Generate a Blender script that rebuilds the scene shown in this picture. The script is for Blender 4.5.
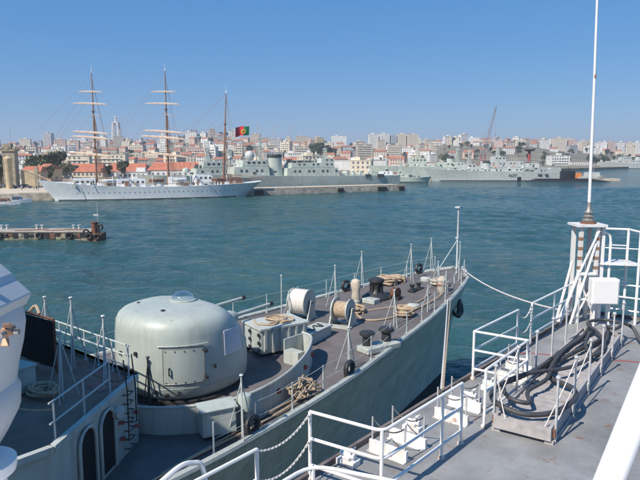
import bpy, bmesh, math, random
import numpy as np
from mathutils import Vector, Matrix
random.seed(7)
R = math.radians
scn = bpy.context.scene
for o in list(bpy.data.objects):
    bpy.data.objects.remove(o, do_unlink=True)
COL = scn.collection

# ------------------------------------------------------------------ camera
F, H = 620.0, 15.0                       # focal length in photo pixels, eye height above the water
PITCH = math.atan(85 / F)
cam_d = bpy.data.cameras.new('camera'); cam = bpy.data.objects.new('camera', cam_d); COL.objects.link(cam)
cam.location = (0, 0, H); cam.rotation_euler = (math.pi / 2 - PITCH, 0, 0)
cam_d.sensor_width = 36; cam_d.lens = 36 * F / 640; cam_d.clip_start = 0.1; cam_d.clip_end = 20000
scn.camera = cam

# ------------------------------------------------------------------ sky and sun
SUN_EL, SUN_AZ = R(46), math.atan2(-0.70, -0.714)
w = bpy.data.worlds.new('World'); scn.world = w; w.use_nodes = True
wn = w.node_tree.nodes; wl = w.node_tree.links
sky = wn.new('ShaderNodeTexSky'); sky.sky_type = 'NISHITA'; sky.sun_disc = False
sky.sun_elevation = SUN_EL; sky.sun_rotation = SUN_AZ % (2 * math.pi)
sky.altitude = 0; sky.air_density = 1.0; sky.dust_density = 0.0; sky.ozone_density = 1.0
bgn = wn['Background']; bgn.inputs[1].default_value = 0.1
dim = wn.new('ShaderNodeMixRGB'); dim.blend_type = 'MULTIPLY'; dim.inputs[0].default_value = 1; dim.inputs[2].default_value = (0.27, 0.275, 0.265, 1)
azure = wn.new('ShaderNodeMixRGB'); azure.blend_type = 'ADD'; azure.inputs[0].default_value = 1; azure.inputs[2].default_value = (0.0, 1.1, 3.25, 1)   # deep clear-day blue over the whole dome
wl.new(sky.outputs[0], dim.inputs[1]); wl.new(dim.outputs[0], azure.inputs[1]); wl.new(azure.outputs[0], bgn.inputs[0])
sl = bpy.data.lights.new('sun', 'SUN'); sl.energy = 4.6; sl.angle = R(0.53); sl.color = (1.0, 0.92, 0.80)
so = bpy.data.objects.new('sun', sl); COL.objects.link(so)
sd = Vector((math.sin(SUN_AZ) * math.cos(SUN_EL), math.cos(SUN_AZ) * math.cos(SUN_EL), math.sin(SUN_EL)))
so.rotation_euler = sd.to_track_quat('Z', 'Y').to_euler(); so.location = (-60, -40, 90)
vs = scn.view_settings
vs.view_transform = 'Standard'; vs.look = 'None'; vs.gamma = 1; vs.exposure = 0.45; vs.use_curve_mapping = False

# ------------------------------------------------------------------ pixel -> place
def ray(u, v):
    x = (u - 320) / F; y = (240 - v) / F
    c, s = math.cos(PITCH), math.sin(PITCH)
    return Vector((x, c + y * s, -s + y * c))
def P(u, v, z):                          # where the line through a photo pixel meets the level z
    d = ray(u, v); return Vector((0, 0, H)) + d * ((z - H) / d.z)
def PD(u, v, Y):                         # ... or the distance Y
    d = ray(u, v); return Vector((0, 0, H)) + d * (Y / d.y)

# ------------------------------------------------------------------ materials
MATS = {}
def mat(name, col, rough=0.6, var=0.12, scale=3.0, metal=0.0, bump=0.0, bscale=40.0, rust=0.0, rustcol=(0.16, 0.06, 0.025), rscale=1.6, coord='Object', dirt=0.0, streak=0.0):
    m = bpy.data.materials.new(name); m.use_nodes = True
    N = m.node_tree.nodes; L = m.node_tree.links; b = N['Principled BSDF']
    b.inputs['Roughness'].default_value = rough; b.inputs['Metallic'].default_value = metal
    tc = N.new('ShaderNodeTexCoord'); out = tc.outputs[coord]
    n = N.new('ShaderNodeTexNoise'); n.inputs['Scale'].default_value = scale; n.inputs['Detail'].default_value = 5; L.new(out, n.inputs['Vector'])
    cr = N.new('ShaderNodeValToRGB'); L.new(n.outputs['Fac'], cr.inputs[0])
    cr.color_ramp.elements[0].position = 0.3; cr.color_ramp.elements[1].position = 0.72
    cr.color_ramp.elements[0].color = tuple(c * (1 - var) for c in col) + (1,)
    cr.color_ramp.elements[1].color = tuple(min(1, c * (1 + var)) for c in col) + (1,)
    cur = cr.outputs[0]
    if dirt:
        n3 = N.new('ShaderNodeTexNoise'); n3.inputs['Scale'].default_value = 0.7; n3.inputs['Detail'].default_value = 8; n3.inputs['Roughness'].default_value = 0.7
        L.new(out, n3.inputs['Vector'])
        r3 = N.new('ShaderNodeValToRGB'); r3.color_ramp.elements[0].position = 0.42; r3.color_ramp.elements[1].position = 0.7
        r3.color_ramp.elements[0].color = (1, 1, 1, 1); r3.color_ramp.elements[1].color = (1 - dirt, 1 - dirt, 1 - dirt * 1.05, 1)
        L.new(n3.outputs['Fac'], r3.inputs[0])
        mx = N.new('ShaderNodeMixRGB'); mx.blend_type = 'MULTIPLY'; mx.inputs[0].default_value = 1
        L.new(cur, mx.inputs[1]); L.new(r3.outputs[0], mx.inputs[2]); cur = mx.outputs[0]
    if streak:
        mp = N.new('ShaderNodeMapping'); mp.inputs['Scale'].default_value = (5.0, 5.0, 0.35); L.new(out, mp.inputs['Vector'])
        n4 = N.new('ShaderNodeTexNoise'); n4.inputs['Scale'].default_value = 1.0; n4.inputs['Detail'].default_value = 6; L.new(mp.outputs[0], n4.inputs['Vector'])
        r4 = N.new('ShaderNodeValToRGB'); r4.color_ramp.elements[0].position = 0.50; r4.color_ramp.elements[1].position = 0.74
        r4.color_ramp.elements[0].color = (1, 1, 1, 1); r4.color_ramp.elements[1].color = (1 - streak * .8, 1 - streak, 1 - streak * 1.2, 1); L.new(n4.outputs['Fac'], r4.inputs[0])
        mx = N.new('ShaderNodeMixRGB'); mx.blend_type = 'MULTIPLY'; mx.inputs[0].default_value = 1; L.new(cur, mx.inputs[1]); L.new(r4.outputs[0], mx.inputs[2]); cur = mx.outputs[0]
    if rust:
        n2 = N.new('ShaderNodeTexNoise'); n2.inputs['Scale'].default_value = rscale; n2.inputs['Detail'].default_value = 9; n2.inputs['Roughness'].default_value = 0.68
        L.new(out, n2.inputs['Vector'])
        r2 = N.new('ShaderNodeValToRGB'); r2.color_ramp.elements[0].position = 0.72 - rust; r2.color_ramp.elements[1].position = 0.80 - rust
        r2.color_ramp.elements[0].color = (0, 0, 0, 1); r2.color_ramp.elements[1].color = (0.85, 0.85, 0.85, 1)
        L.new(n2.outputs['Fac'], r2.inputs[0])
        mx = N.new('ShaderNodeMixRGB'); L.new(r2.outputs[0], mx.inputs[0]); L.new(cur, mx.inputs[1]); mx.inputs[2].default_value = rustcol + (1,)
        cur = mx.outputs[0]
    L.new(cur, b.inputs['Base Color'])
    if bump:
        nb = N.new('ShaderNodeTexNoise'); nb.inputs['Scale'].default_value = bscale; nb.inputs['Detail'].default_value = 4; L.new(out, nb.inputs['Vector'])
        bp = N.new('ShaderNodeBump'); bp.inputs['Strength'].default_value = bump; bp.inputs['Distance'].default_value = 0.02
        L.new(nb.outputs['Fac'], bp.inputs['Height']); L.new(bp.outputs[0], b.inputs['Normal'])
    MATS[name] = m; return m

mat('warship_paint', (0.44, 0.47, 0.44), 0.5, 0.06, 1.2, streak=0.25, rust=0.06, rscale=2.2, dirt=0.18, bump=0.08, bscale=6)
mat('turret_paint', (0.395, 0.44, 0.41), 0.45, 0.05, 1.0, dirt=0.16, streak=0.14, bump=0.1, bscale=2.5, rust=0.05, rscale=3)
mat('hull_paint', (0.66, 0.62, 0.52), 0.5, 0.08, 0.5, dirt=0.25, streak=0.3, rust=0.075, rscale=1.4, bump=0.15, bscale=1.2)
mat('boot_paint', (0.02, 0.025, 0.025), 0.55, 0.3, 1.0)
mat('deck_dark', (0.135, 0.121, 0.122), 0.75, 0.12, 1.5, bump=0.3, bscale=90, dirt=0.35, rust=0.03, rscale=0.9)
mat('deck_brown', (0.22, 0.145, 0.11), 0.75, 0.15, 1.5, bump=0.3, bscale=90, dirt=0.35, rust=0.06, rscale=1.2)
mat('deck_grey', (0.27, 0.27, 0.272), 0.6, 0.12, 1.3, bump=0.25, bscale=70, dirt=0.38, rust=0.12, rscale=3.2, rustcol=(0.20, 0.10, 0.05))
mat('white_paint', (0.76, 0.75, 0.73), 0.4, 0.03, 2.0, rust=0.06, rscale=4.0, rustcol=(0.33, 0.17, 0.08))
mat('white_rusty', (0.70, 0.69, 0.68), 0.5, 0.06, 2.0, rust=0.13, rscale=3.5, rustcol=(0.30, 0.15, 0.07), streak=0.3)
mat('rail_grey', (0.43, 0.47, 0.465), 0.45, 0.06, 2.0, rust=0.05, rscale=6)
mat('foot_rust', (0.62, 0.58, 0.53), 0.6, 0.2, 6.0, rust=0.22, rscale=9, rustcol=(0.28, 0.13, 0.06))
mat('rust', (0.17, 0.075, 0.045), 0.85, 0.35, 4.0, bump=0.4, bscale=30)
mat('coaming', (0.15, 0.125, 0.115), 0.8, 0.4, 2.0, rust=0.12, rscale=2)
mat('primer_red', (0.26, 0.12, 0.10), 0.75, 0.25, 2.5)
mat('black_rubber', (0.018, 0.018, 0.02), 0.6, 0.25, 5.0)
mat('black_iron', (0.03, 0.031, 0.034), 0.5, 0.3, 5.0)
mat('black_canvas', (0.007, 0.007, 0.008), 0.9, 0.3, 3.0, bump=0.3, bscale=12)
mat('hose', (0.05, 0.05, 0.055), 0.55, 0.25, 8.0, bump=0.2, bscale=60)
mat('rope', (0.42, 0.32, 0.22), 0.9, 0.25, 12.0, bump=0.6, bscale=90)
mat('rope_white', (0.66, 0.61, 0.57), 0.9, 0.15, 10.0, bump=0.6, bscale=80)
mat('canvas', (0.46, 0.40, 0.33), 0.9, 0.18, 3.0, bump=0.5, bscale=8)
mat('wood_grey', (0.36, 0.34, 0.34), 0.8, 0.2, 6.0, bump=0.3, bscale=50)
mat('wood_board', (0.42, 0.29, 0.17), 0.8, 0.2, 5.0)
mat('steel_post', (0.50, 0.50, 0.51), 0.45, 0.12, 5.0, metal=0.2, rust=0.07, rscale=7)
mat('chain_white', (0.7, 0.66, 0.6), 0.6, 0.2, 30.0)
mat('panel_lilac', (0.50, 0.50, 0.56), 0.25, 0.08, 3.0)
mat('red_paint', (0.30, 0.05, 0.045), 0.6, 0.15, 2.0)
mat('lamp_grey', (0.47, 0.49, 0.50), 0.4, 0.05, 3.0, rust=0.02, rscale=6)
mat('bronze', (0.34, 0.20, 0.13), 0.5, 0.3, 20.0, metal=0.3)
mat('shackle_steel', (0.28, 0.27, 0.25), 0.5, 0.25, 20.0, metal=0.5)
# far things
mat('tallship_white', (0.80, 0.81, 0.81), 0.4, 0.05, 0.4, dirt=0.12, streak=0.18)
mat('wood_mast', (0.24, 0.13, 0.085), 0.6, 0.15, 0.5)
mat('spar_cream', (0.56, 0.38, 0.27), 0.6, 0.12, 0.5)
mat('furled_sail', (0.70, 0.62, 0.53), 0.85, 0.1, 0.6)
mat('far_green', (0.50, 0.555, 0.50), 0.55, 0.06, 0.15, dirt=0.2, streak=0.35)
mat('far_grey', (0.50, 0.53, 0.515), 0.55, 0.06, 0.15, dirt=0.2, streak=0.35)
mat('far_dark', (0.06, 0.07, 0.075), 0.6, 0.25, 0.4)
mat('far_black', (0.012, 0.013, 0.015), 0.5, 0.3, 0.4)
mat('orange', (0.62, 0.20, 0.05), 0.6, 0.1, 1.0)
mat('boat_blue', (0.06, 0.11, 0.2), 0.5, 0.1, 1.0)
mat('boat_brown', (0.23, 0.10, 0.05), 0.5, 0.1, 1.0)
mat('flag_red', (0.72, 0.03, 0.05), 0.8, 0.05); mat('flag_green', (0.01, 0.22, 0.08), 0.8, 0.05); mat('flag_yellow', (0.75, 0.6, 0.06), 0.8, 0.05)
mat('quay_stone', (0.56, 0.47, 0.37), 0.9, 0.12, 0.15, bump=0.4, bscale=1.0, dirt=0.25)
mat('quay_side', (0.48, 0.42, 0.34), 0.9, 0.3, 0.5, bump=0.5, bscale=1.5, dirt=0.5)
mat('pontoon_top', (0.42, 0.37, 0.32), 0.9, 0.2, 0.4, dirt=0.4, rust=0.12, rscale=0.4)
mat('pontoon_side', (0.30, 0.28, 0.20), 0.9, 0.4, 0.5, dirt=0.5, rust=0.18, rscale=0.5)
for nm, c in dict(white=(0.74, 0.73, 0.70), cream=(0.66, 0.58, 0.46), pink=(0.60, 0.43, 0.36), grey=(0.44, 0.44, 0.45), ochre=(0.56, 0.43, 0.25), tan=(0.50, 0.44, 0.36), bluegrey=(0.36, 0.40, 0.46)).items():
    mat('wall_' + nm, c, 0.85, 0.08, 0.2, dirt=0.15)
mat('roof_tile', (0.40, 0.16, 0.10), 0.85, 0.25, 0.5, dirt=0.25, bump=0.4, bscale=3)
mat('roof_tile_bright', (0.46, 0.155, 0.09), 0.85, 0.15, 0.3, dirt=0.2, bump=0.4, bscale=3)
mat('roof_flat', (0.40, 0.36, 0.33), 0.9, 0.2, 0.3)
mat('window_glass', (0.13, 0.14, 0.15), 0.25, 0.3, 0.3)
mat('stone_old', (0.34, 0.29, 0.21), 0.9, 0.2, 0.4, dirt=0.3, bump=0.5, bscale=1.2)
mat('stone_yellow', (0.50, 0.41, 0.26), 0.9, 0.15, 0.4, dirt=0.25, bump=0.4, bscale=1.2)
mat('concrete', (0.52, 0.51, 0.50), 0.85, 0.08, 0.1, dirt=0.1)
mat('leaf_dark', (0.062, 0.085, 0.04), 0.8, 0.4, 0.35)
mat('leaf_olive', (0.085, 0.095, 0.045), 0.8, 0.4, 0.35)
mat('bark', (0.10, 0.075, 0.05), 0.9, 0.25, 2.0)
mat('bridge_red', (0.30, 0.12, 0.11), 0.7, 0.1, 0.1)
mat('crane_grey', (0.22, 0.20, 0.21), 0.7, 0.15, 0.3)
mat('crane_red', (0.33, 0.05, 0.05), 0.7, 0.15, 0.3)

def glass_mat():
    m = bpy.data.materials.new('clear_dome'); m.use_nodes = True
    N = m.node_tree.nodes; L = m.node_tree.links; out = N['Material Output']; N.remove(N['Principled BSDF'])
    tr_ = N.new('ShaderNodeBsdfTransparent'); tr_.inputs[0].default_value = (0.86, 0.9, 0.92, 1)
    gl_ = N.new('ShaderNodeBsdfGlossy'); gl_.inputs['Roughness'].default_value = 0.05; gl_.inputs[0].default_value = (0.9, 0.93, 0.96, 1)
    lw = N.new('ShaderNodeLayerWeight'); lw.inputs['Blend'].default_value = 0.35; mx = N.new('ShaderNodeMixShader')
    L.new(lw.outputs['Facing'], mx.inputs[0]); L.new(tr_.outputs[0], mx.inputs[1]); L.new(gl_.outputs[0], mx.inputs[2]); L.new(mx.outputs[0], out.inputs['Surface'])
    MATS['clear_dome'] = m
glass_mat()

def water_mat():
    m = bpy.data.materials.new('harbour_water'); m.use_nodes = True
    N = m.node_tree.nodes; L = m.node_tree.links; b = N['Principled BSDF']
    tc = N.new('ShaderNodeTexCoord')
    def noise(scale, sx, rot, detail=3):
        mp = N.new('ShaderNodeMapping'); mp.inputs['Scale'].default_value = (sx, 1, 1); mp.inputs['Rotation'].default_value = (0, 0, R(rot)); L.new(tc.outputs['Object'], mp.inputs['Vector'])
        n = N.new('ShaderNodeTexNoise'); n.inputs['Scale'].default_value = scale; n.inputs['Detail'].default_value = detail; n.inputs['Roughness'].default_value = 0.55; L.new(mp.outputs[0], n.inputs['Vector']); return n.outputs['Fac']
    big = noise(0.035, 1.0, 20, 3)
    cr = N.new('ShaderNodeValToRGB'); L.new(big, cr.inputs[0])
    cr.color_ramp.elements[0].position = 0.35; cr.color_ramp.elements[1].position = 0.68
    cr.color_ramp.elements[0].color = (0.019, 0.062, 0.060, 1); cr.color_ramp.elements[1].color = (0.031, 0.090, 0.085, 1)
    L.new(cr.outputs[0], b.inputs['Base Color'])
    b.inputs['Roughness'].default_value = 0.09; b.inputs['IOR'].default_value = 1.33
    prev = None
    for sc, sx, rot, dist, st in ((0.42, 0.5, -8, 1.0, 0.65), (1.15, 0.55, 10, 0.55, 0.9), (3.6, 0.7, 0, 0.16, 0.8)):
        bp = N.new('ShaderNodeBump'); bp.inputs['Strength'].default_value = st; bp.inputs['Distance'].default_value = dist
        L.new(noise(sc, sx, rot), bp.inputs['Height'])
        if prev: L.new(prev.outputs[0], bp.inputs['Normal'])
        prev = bp
    L.new(prev.outputs[0], b.inputs['Normal'])
    MATS['water'] = m
water_mat()

def land_mat():
    m = mat('land', (0.21, 0.18, 0.125), 0.95, 0.3, 0.02, dirt=0.2, rust=0.16, rustcol=(0.055, 0.07, 0.035), rscale=0.012)
land_mat()

def person_mat(name, shirt, trousers):
    m = bpy.data.materials.new(name); m.use_nodes = True
    N = m.node_tree.nodes; L = m.node_tree.links; b = N['Principled BSDF']; b.inputs['Roughness'].default_value = 0.8
    tc = N.new('ShaderNodeTexCoord'); sp = N.new('ShaderNodeSeparateXYZ'); L.new(tc.outputs['Object'], sp.inputs[0])
    dv = N.new('ShaderNodeMath'); dv.operation = 'DIVIDE'; dv.inputs[1].default_value = 2.0; L.new(sp.outputs['Z'], dv.inputs[0])
    cr = N.new('ShaderNodeValToRGB'); cr.color_ramp.interpolation = 'CONSTANT'; L.new(dv.outputs[0], cr.inputs[0])
    e = cr.color_ramp.elements; e[0].position = 0; e[0].color = (0.02, 0.02, 0.02, 1); e[1].position = 0.05; e[1].color = trousers + (1,)
    for p_, c in ((0.46, shirt), (0.735, (0.45, 0.28, 0.2)), (0.81, (0.05, 0.03, 0.02))):
        k = e.new(p_); k.color = tuple(c) + (1,)
    L.new(cr.outputs[0], b.inputs['Base Color']); MATS[name] = m

# ------------------------------------------------------------------ mesh helpers
class MB:
    def __init__(s): s.v = []; s.f = []
    def add(s, vs, fs):
        k = len(s.v); s.v += [tuple(p) for p in vs]; s.f += [tuple(i + k for i in f) for f in fs]; return s
    def box(s, c, d, rz=0, rx=0, ry=0):
        M = Matrix.Rotation(rz, 3, 'Z') @ Matrix.Rotation(ry, 3, 'Y') @ Matrix.Rotation(rx, 3, 'X')
        vs = [Vector(c) + M @ Vector((x * d[0] / 2, y * d[1] / 2, z * d[2] / 2)) for z in (-1, 1) for y in (-1, 1) for x in (-1, 1)]
        return s.add(vs, [(0, 2, 3, 1), (4, 5, 7, 6), (0, 1, 5, 4), (2, 6, 7, 3), (0, 4, 6, 2), (1, 3, 7, 5)])
    def bar(s, p0, p1, wx, wy):        # a rectangular bar from p0 to p1
        p0 = Vector(p0); p1 = Vector(p1); d = (p1 - p0).normalized()
        a = d.cross(Vector((0, 0, 1))); a = Vector((1, 0, 0)) if a.length < 1e-3 else a.normalized(); b = d.cross(a)
        vs = [p + a * sx * wx / 2 + b * sy * wy / 2 for p in (p0, p1) for sx, sy in ((-1, -1), (1, -1), (1, 1), (-1, 1))]
        return s.add(vs, [(0, 1, 2, 3), (7, 6, 5, 4), (0, 4, 5, 1), (1, 5, 6, 2), (2, 6, 7, 3), (3, 7, 4, 0)])
    def path(s, pts, r, n=8, cap=True, closed=False):
        pts = [Vector(p) for p in pts]; m = len(pts); rs = r if isinstance(r, (list, tuple)) else [r] * m
        vs = []; up = None
        for i, p in enumerate(pts):
            if closed: d = pts[(i + 1) % m] - pts[i - 1]
            else: d = pts[min(i + 1, m - 1)] - pts[max(i - 1, 0)]
            d.normalize()
            if up is None:
                up = Vector((0, 0, 1)) if abs(d.z) < 0.9 else Vector((1, 0, 0))
            a = d.cross(up)
            if a.length < 1e-4: a = d.orthogonal()
            a.normalize(); up = a.cross(d).normalized()
            for k in range(n):
                t = 2 * math.pi * k / n; vs.append(p + (a * math.cos(t) + up * math.sin(t)) * rs[i])
        fs = []
        for i in range(m if closed else m - 1):
            j = (i + 1) % m
            for k in range(n): fs.append((i * n + k, i * n + (k + 1) % n, j * n + (k + 1) % n, j * n + k))
        if cap and not closed: fs += [tuple(range(n))[::-1], tuple(range((m - 1) * n, m * n))]
        return s.add(vs, fs)
    def tube(s, p0, p1, r, n=8, r1=None): return s.path([p0, p1], [r, r if r1 is None else r1], n)
    def lathe(s, prof, n=20, c=(0, 0, 0), M=None):
        vs = []; fs = []; c = Vector(c)
        for r, z in prof:
            for k in range(n):
                t = 2 * math.pi * k / n; p = Vector((r * math.cos(t), r * math.sin(t), z)); vs.append(c + (M @ p if M else p))
        m = len(prof)
        for i in range(m - 1):
            for k in range(n): fs.append((i * n + k, i * n + (k + 1) % n, (i + 1) * n + (k + 1) % n, (i + 1) * n + k))
        fs += [tuple(range(n))[::-1], tuple(range((m - 1) * n, m * n))]
        return s.add(vs, fs)
    def prism(s, poly, z0, z1):
        n = len(poly); vs = [(x, y, z0) for x, y in poly] + [(x, y, z1) for x, y in poly]
        fs = [tuple(range(n))[::-1], tuple(range(n, 2 * n))] + [(i, (i + 1) % n, n + (i + 1) % n, n + i) for i in range(n)]
        return s.add(vs, fs)
    def loft(s, rings, close_ring=True, caps=True):
        n = len(rings[0]); vs = [p for r in rings for p in r]; fs = []
        for i in range(len(rings) - 1):
            for k in range(n if close_ring else n - 1): fs.append((i * n + k, i * n + (k + 1) % n, (i + 1) * n + (k + 1) % n, (i + 1) * n + k))
        if caps: fs += [tuple(range(n))[::-1], tuple(range((len(rings) - 1) * n, len(rings) * n))]
        return s.add(vs, fs)
    def mesh(s, name):
        me = bpy.data.meshes.new(name); me.from_pydata(s.v, [], s.f); me.update()
        bm = bmesh.new(); bm.from_mesh(me); bmesh.ops.recalc_face_normals(bm, faces=bm.faces); bm.to_mesh(me); bm.free()
        return me
    def build(s, name, m, parent=None, smooth=False, bevel=0.0, kind=None, label=None):
        me = s.mesh(name); me.materials.append(MATS[m])
        if smooth: 
            me.shade_smooth() if hasattr(me, 'shade_smooth') else None
            try: me.set_sharp_from_angle(angle=R(38))
            except Exception: pass
        o = bpy.data.objects.new(name, me); COL.objects.link(o)
        if parent: o.parent = parent
        if bevel:
            b = o.modifiers.new('bevel', 'BEVEL'); b.width = bevel; b.segments = 2; b.limit_method = 'ANGLE'
        if kind: o['kind'] = kind
        if label: o['label'] = label
        return o

def catmull(pts, n=6, closed=False):
    pts = [Vector(p) for p in pts]; m = len(pts); out = []
    for i in range(m if closed else m - 1):
        if closed: a, b, c, d = pts[i - 1], pts[i], pts[(i + 1) % m], pts[(i + 2) % m]
        else: a, b, c, d = pts[max(i - 1, 0)], pts[i], pts[i + 1], pts[min(i + 2, m - 1)]
        for k in range(n):
            t = k / n
            out.append(0.5 * ((2 * b) + (c - a) * t + (2 * a - 5 * b + 4 * c - d) * t * t + (3 * b - a - 3 * c + d) * t ** 3))
    if not closed: out.append(pts[-1])
    return out
def sag(p0, p1, drop, n=12):
    p0 = Vector(p0); p1 = Vector(p1)
    return [p0.lerp(p1, i / n) - Vector((0, 0, drop * 4 * (i / n) * (1 - i / n))) for i in range(n + 1)]
def tag(o, label, cat, group=None):
    o['label'] = label; o['category'] = cat
    if group: o['group'] = group
    return o
def thing(name, label, cat, loc=(0, 0, 0), rz=0.0, group=None):
    o = bpy.data.objects.new(name, None); COL.objects.link(o); o.location = loc; o.rotation_euler = (0, 0, rz); o.empty_display_size = 0.2
    return tag(o, label, cat, group)
def structure(o): o['kind'] = 'structure'; return o
def copy_tree(o, parent=None):
    c = o.copy(); COL.objects.link(c); c.parent = parent
    for ch in list(o.children): copy_tree(ch, c)
    return c

# ================================================================== SETTING: water, land, quay
def make_water():
    X0, X1, Y0, Y1, c = -130.0, 170.0, 4.0, 300.0, 0.5
    gx = np.arange(X0, X1 + c / 2, c); gy = np.arange(Y0, Y1 + c / 2, c); nx_, ny_ = len(gx), len(gy)
    XX, YY = np.meshgrid(gx, gy); Z = np.zeros_like(XX); rng = np.random.default_rng(4)
    for k in range(46):
        lam = 1.7 * (7.0 ** rng.random()); a = rng.normal(math.radians(70), .55); kx, ky = math.cos(a) * 2 * math.pi / lam, math.sin(a) * 2 * math.pi / lam
        ph = rng.random() * 6.28; amp = .0052 * lam ** .9
        Z += amp * np.sin(kx * XX + ky * YY + ph + .7 * np.sin(.05 * XX * math.cos(a + 1.6) + .05 * YY * math.sin(a + 1.6) + k))
    gust = .72 + .35 * np.sin(XX * .045 + 1.3 * np.sin(YY * .03)) * np.sin(YY * .052 + np.sin(XX * .021))
    fade = np.clip(np.minimum(np.minimum(XX - X0, X1 - XX), np.minimum(YY - Y0, Y1 - YY)) / 25, 0, 1)
    Z *= gust * fade
    V = np.stack([XX, YY, Z], -1).reshape(-1, 3)
    idx = np.arange(nx_ * ny_).reshape(ny_, nx_); q = np.stack([idx[:-1, :-1], idx[:-1, 1:], idx[1:, 1:], idx[1:, :-1]], -1).reshape(-1, 4)
    B = 3000.0; T = 5000.0; bv = np.array([(-B, -500, 0), (B, -500, 0), (B, T, 0), (-B, T, 0), (X0, Y0, 0), (gx[-1], Y0, 0), (gx[-1], gy[-1], 0), (X0, gy[-1], 0)])
    n0 = len(V); V = np.concatenate([V, bv]); q = np.concatenate([q, n0 + np.array([(0, 1, 5, 4), (1, 2, 6, 5), (2, 3, 7, 6), (3, 0, 4, 7)])])
    me = bpy.data.meshes.new('water'); me.vertices.add(len(V)); me.vertices.foreach_set('co', V.astype(np.float32).ravel())
    me.loops.add(q.size); me.loops.foreach_set('vertex_index', q.astype(np.int32).ravel()); me.polygons.add(len(q)); me.polygons.foreach_set('loop_start', (np.arange(len(q)) * 4).astype(np.int32))
    me.update(calc_edges=True); me.validate(); me.shade_smooth(); me.materials.append(MATS['water'])
    o = bpy.data.objects.new('water', me); COL.objects.link(o); return structure(o)
make_water()

def lerp_tab(tab, x):
    if x <= tab[0][0]: return tab[0][1]
    for (a, ya), (b, yb) in zip(tab, tab[1:]):
        if x <= b: return ya + (yb - ya) * (x - a) / (b - a)
    return tab[-1][1]
SHORE = [(-3000, 290), (-66, 296), (0, 335), (60, 430), (150, 520), (300, 650), (600, 960), (3000, 2600)]
RIDGE = [(-40, 148), (0, 148), (119, 145), (180, 143), (205, 138.5), (225, 138), (255, 143), (300, 146), (400, 148), (450, 143), (520, 141.5), (560, 146), (640, 149), (720, 150)]
def shore(x): return lerp_tab(SHORE, x)
def land_z(x, y):
    u = 320 + F * x / max(y, 1)
    zr = 15 + (155 - lerp_tab(RIDGE, u)) * 1500 / F
    y0 = max(430, shore(x) + 70)
    t = min(1, max(0, (y - y0) / (1500 - y0))) if y0 < 1490 else 0
    z = 2.2 + (zr - 2.2) * t * t * (3 - 2 * t)
    z += 1.6 * math.sin(x * 0.021 + y * 0.013) * math.sin(y * 0.017 - x * 0.007) * t
    if y > 1500: z -= (y - 1500) * 0.03
    return max(z, 1.5)
xs = [-2600 + 40 * i for i in range(131)]
es = [0, 0.05] + [12, 30, 60, 100] + [100 + 30 * i for i in range(1, 60)] + [2000]
vs_ = []; fs_ = []
for e_i, e in enumerate(es):
    for x in xs:
        y = shore(x) + e
        vs_.append((x, y, -2.0 if e_i == 0 else land_z(x, y)))
nx = len(xs)
for i in range(len(es) - 1):
    for k in range(nx - 1): fs_.append((i * nx + k, i * nx + k + 1, (i + 1) * nx + k + 1, (i + 1) * nx + k))
structure(MB().add(vs_, fs_).build('hillside', 'land', smooth=True))

QZ = 2.3
qpoly = [(-500, 130), (-100, 205), (-66, 215.5), (-26, 232), (36.5, 265.5), (31, 275.5), (-31, 243), (-66, 229), (-66, 330), (-500, 330)]
quay = structure(MB().prism(qpoly, -1.5, QZ).build('quay', 'quay_side'))
top = [(x * 1.0, y) for x, y in qpoly]
MB().add([(x, y, QZ + 0.02) for x, y in top], [tuple(range(len(top)))]).build('paving', 'quay_stone', quay)
kb = MB()
for a, b in zip(qpoly[1:4], qpoly[2:5]): kb.bar((a[0], a[1] + 0.3, QZ + 0.14), (b[0], b[1] + 0.3, QZ + 0.14), 0.5, 0.25)
kb.build('kerb', 'quay_stone', quay)
def on_pier(t, off=0.0, z=0.0):          # t 0..1 along the outer arm of the pier, off metres behind its front edge
    a = Vector((-26, 232, z)); b = Vector((36.5, 265.5, z)); d = (b - a).normalized(); nrm = Vector((-d.y, d.x, 0))
    return a.lerp(b, t) + nrm * off
PIER_RZ = math.atan2(33.5, 62.5)
for i, (t, wd, lab) in enumerate(((0.05, 4.0, 'nearest the tall ship stern'), (0.55, 3.2, 'at the middle of the pier arm'), (0.83, 4.6, 'second from the pier end'), (0.97, 3.0, 'at the pier end'))):
    p = on_pier(t, -0.35, 0.0); f = thing('fender', 'black fender hanging on the stone pier wall, ' + lab, 'fender', p, PIER_RZ, 'black fenders on the pier')
    for k in range(int(wd / 0.9)):
        b = MB(); b.lathe([(0.3, 0.25), (0.42, 0.35), (0.42, 1.75), (0.3, 1.85)], 10, ((k - wd / 1.8 + 0.5) * 0.95, -0.12, 0)); b.build('roller', 'far_black', f)

# ------------------------------------------------------------------ trees
def crown_mesh(seed, rad, hgt, leaf, n, m):
    rnd = random.Random(seed); b = MB()
    cl = [(rnd.uniform(-.62, .62) * rad, rnd.uniform(-.62, .62) * rad, rnd.uniform(0.15, 0.95) * hgt, rnd.uniform(.28, .5) * rad) for _ in range(9)]
    for i in range(n):
        cx, cy, cz, cr = cl[i % 9]
        d = Vector((rnd.gauss(0, 1), rnd.gauss(0, 1), rnd.gauss(0, 1))).normalized() * cr * rnd.uniform(.55, 1.08)
        c = Vector((cx, cy, cz)) + d
        a = Vector((rnd.gauss(0, 1), rnd.gauss(0, 1), rnd.gauss(0, 1))).normalized(); e = a.orthogonal().normalized(); s = leaf * rnd.uniform(.6, 1.3)
        b.add([c + a * s, c + e * s * .7, c - a * s, c - e * s * .7], [(0, 1, 2, 3)])
    me = b.mesh('crown'); me.materials.append(MATS[m]); return me
CROWNS = [crown_mesh(1, 3.2, 5.0, .34, 1100, 'leaf_dark'), crown_mesh(2, 3.0, 4.6, .34, 1100, 'leaf_olive'), crown_mesh(3, 3.6, 4.2, .36, 1100, 'leaf_dark')]
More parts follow.
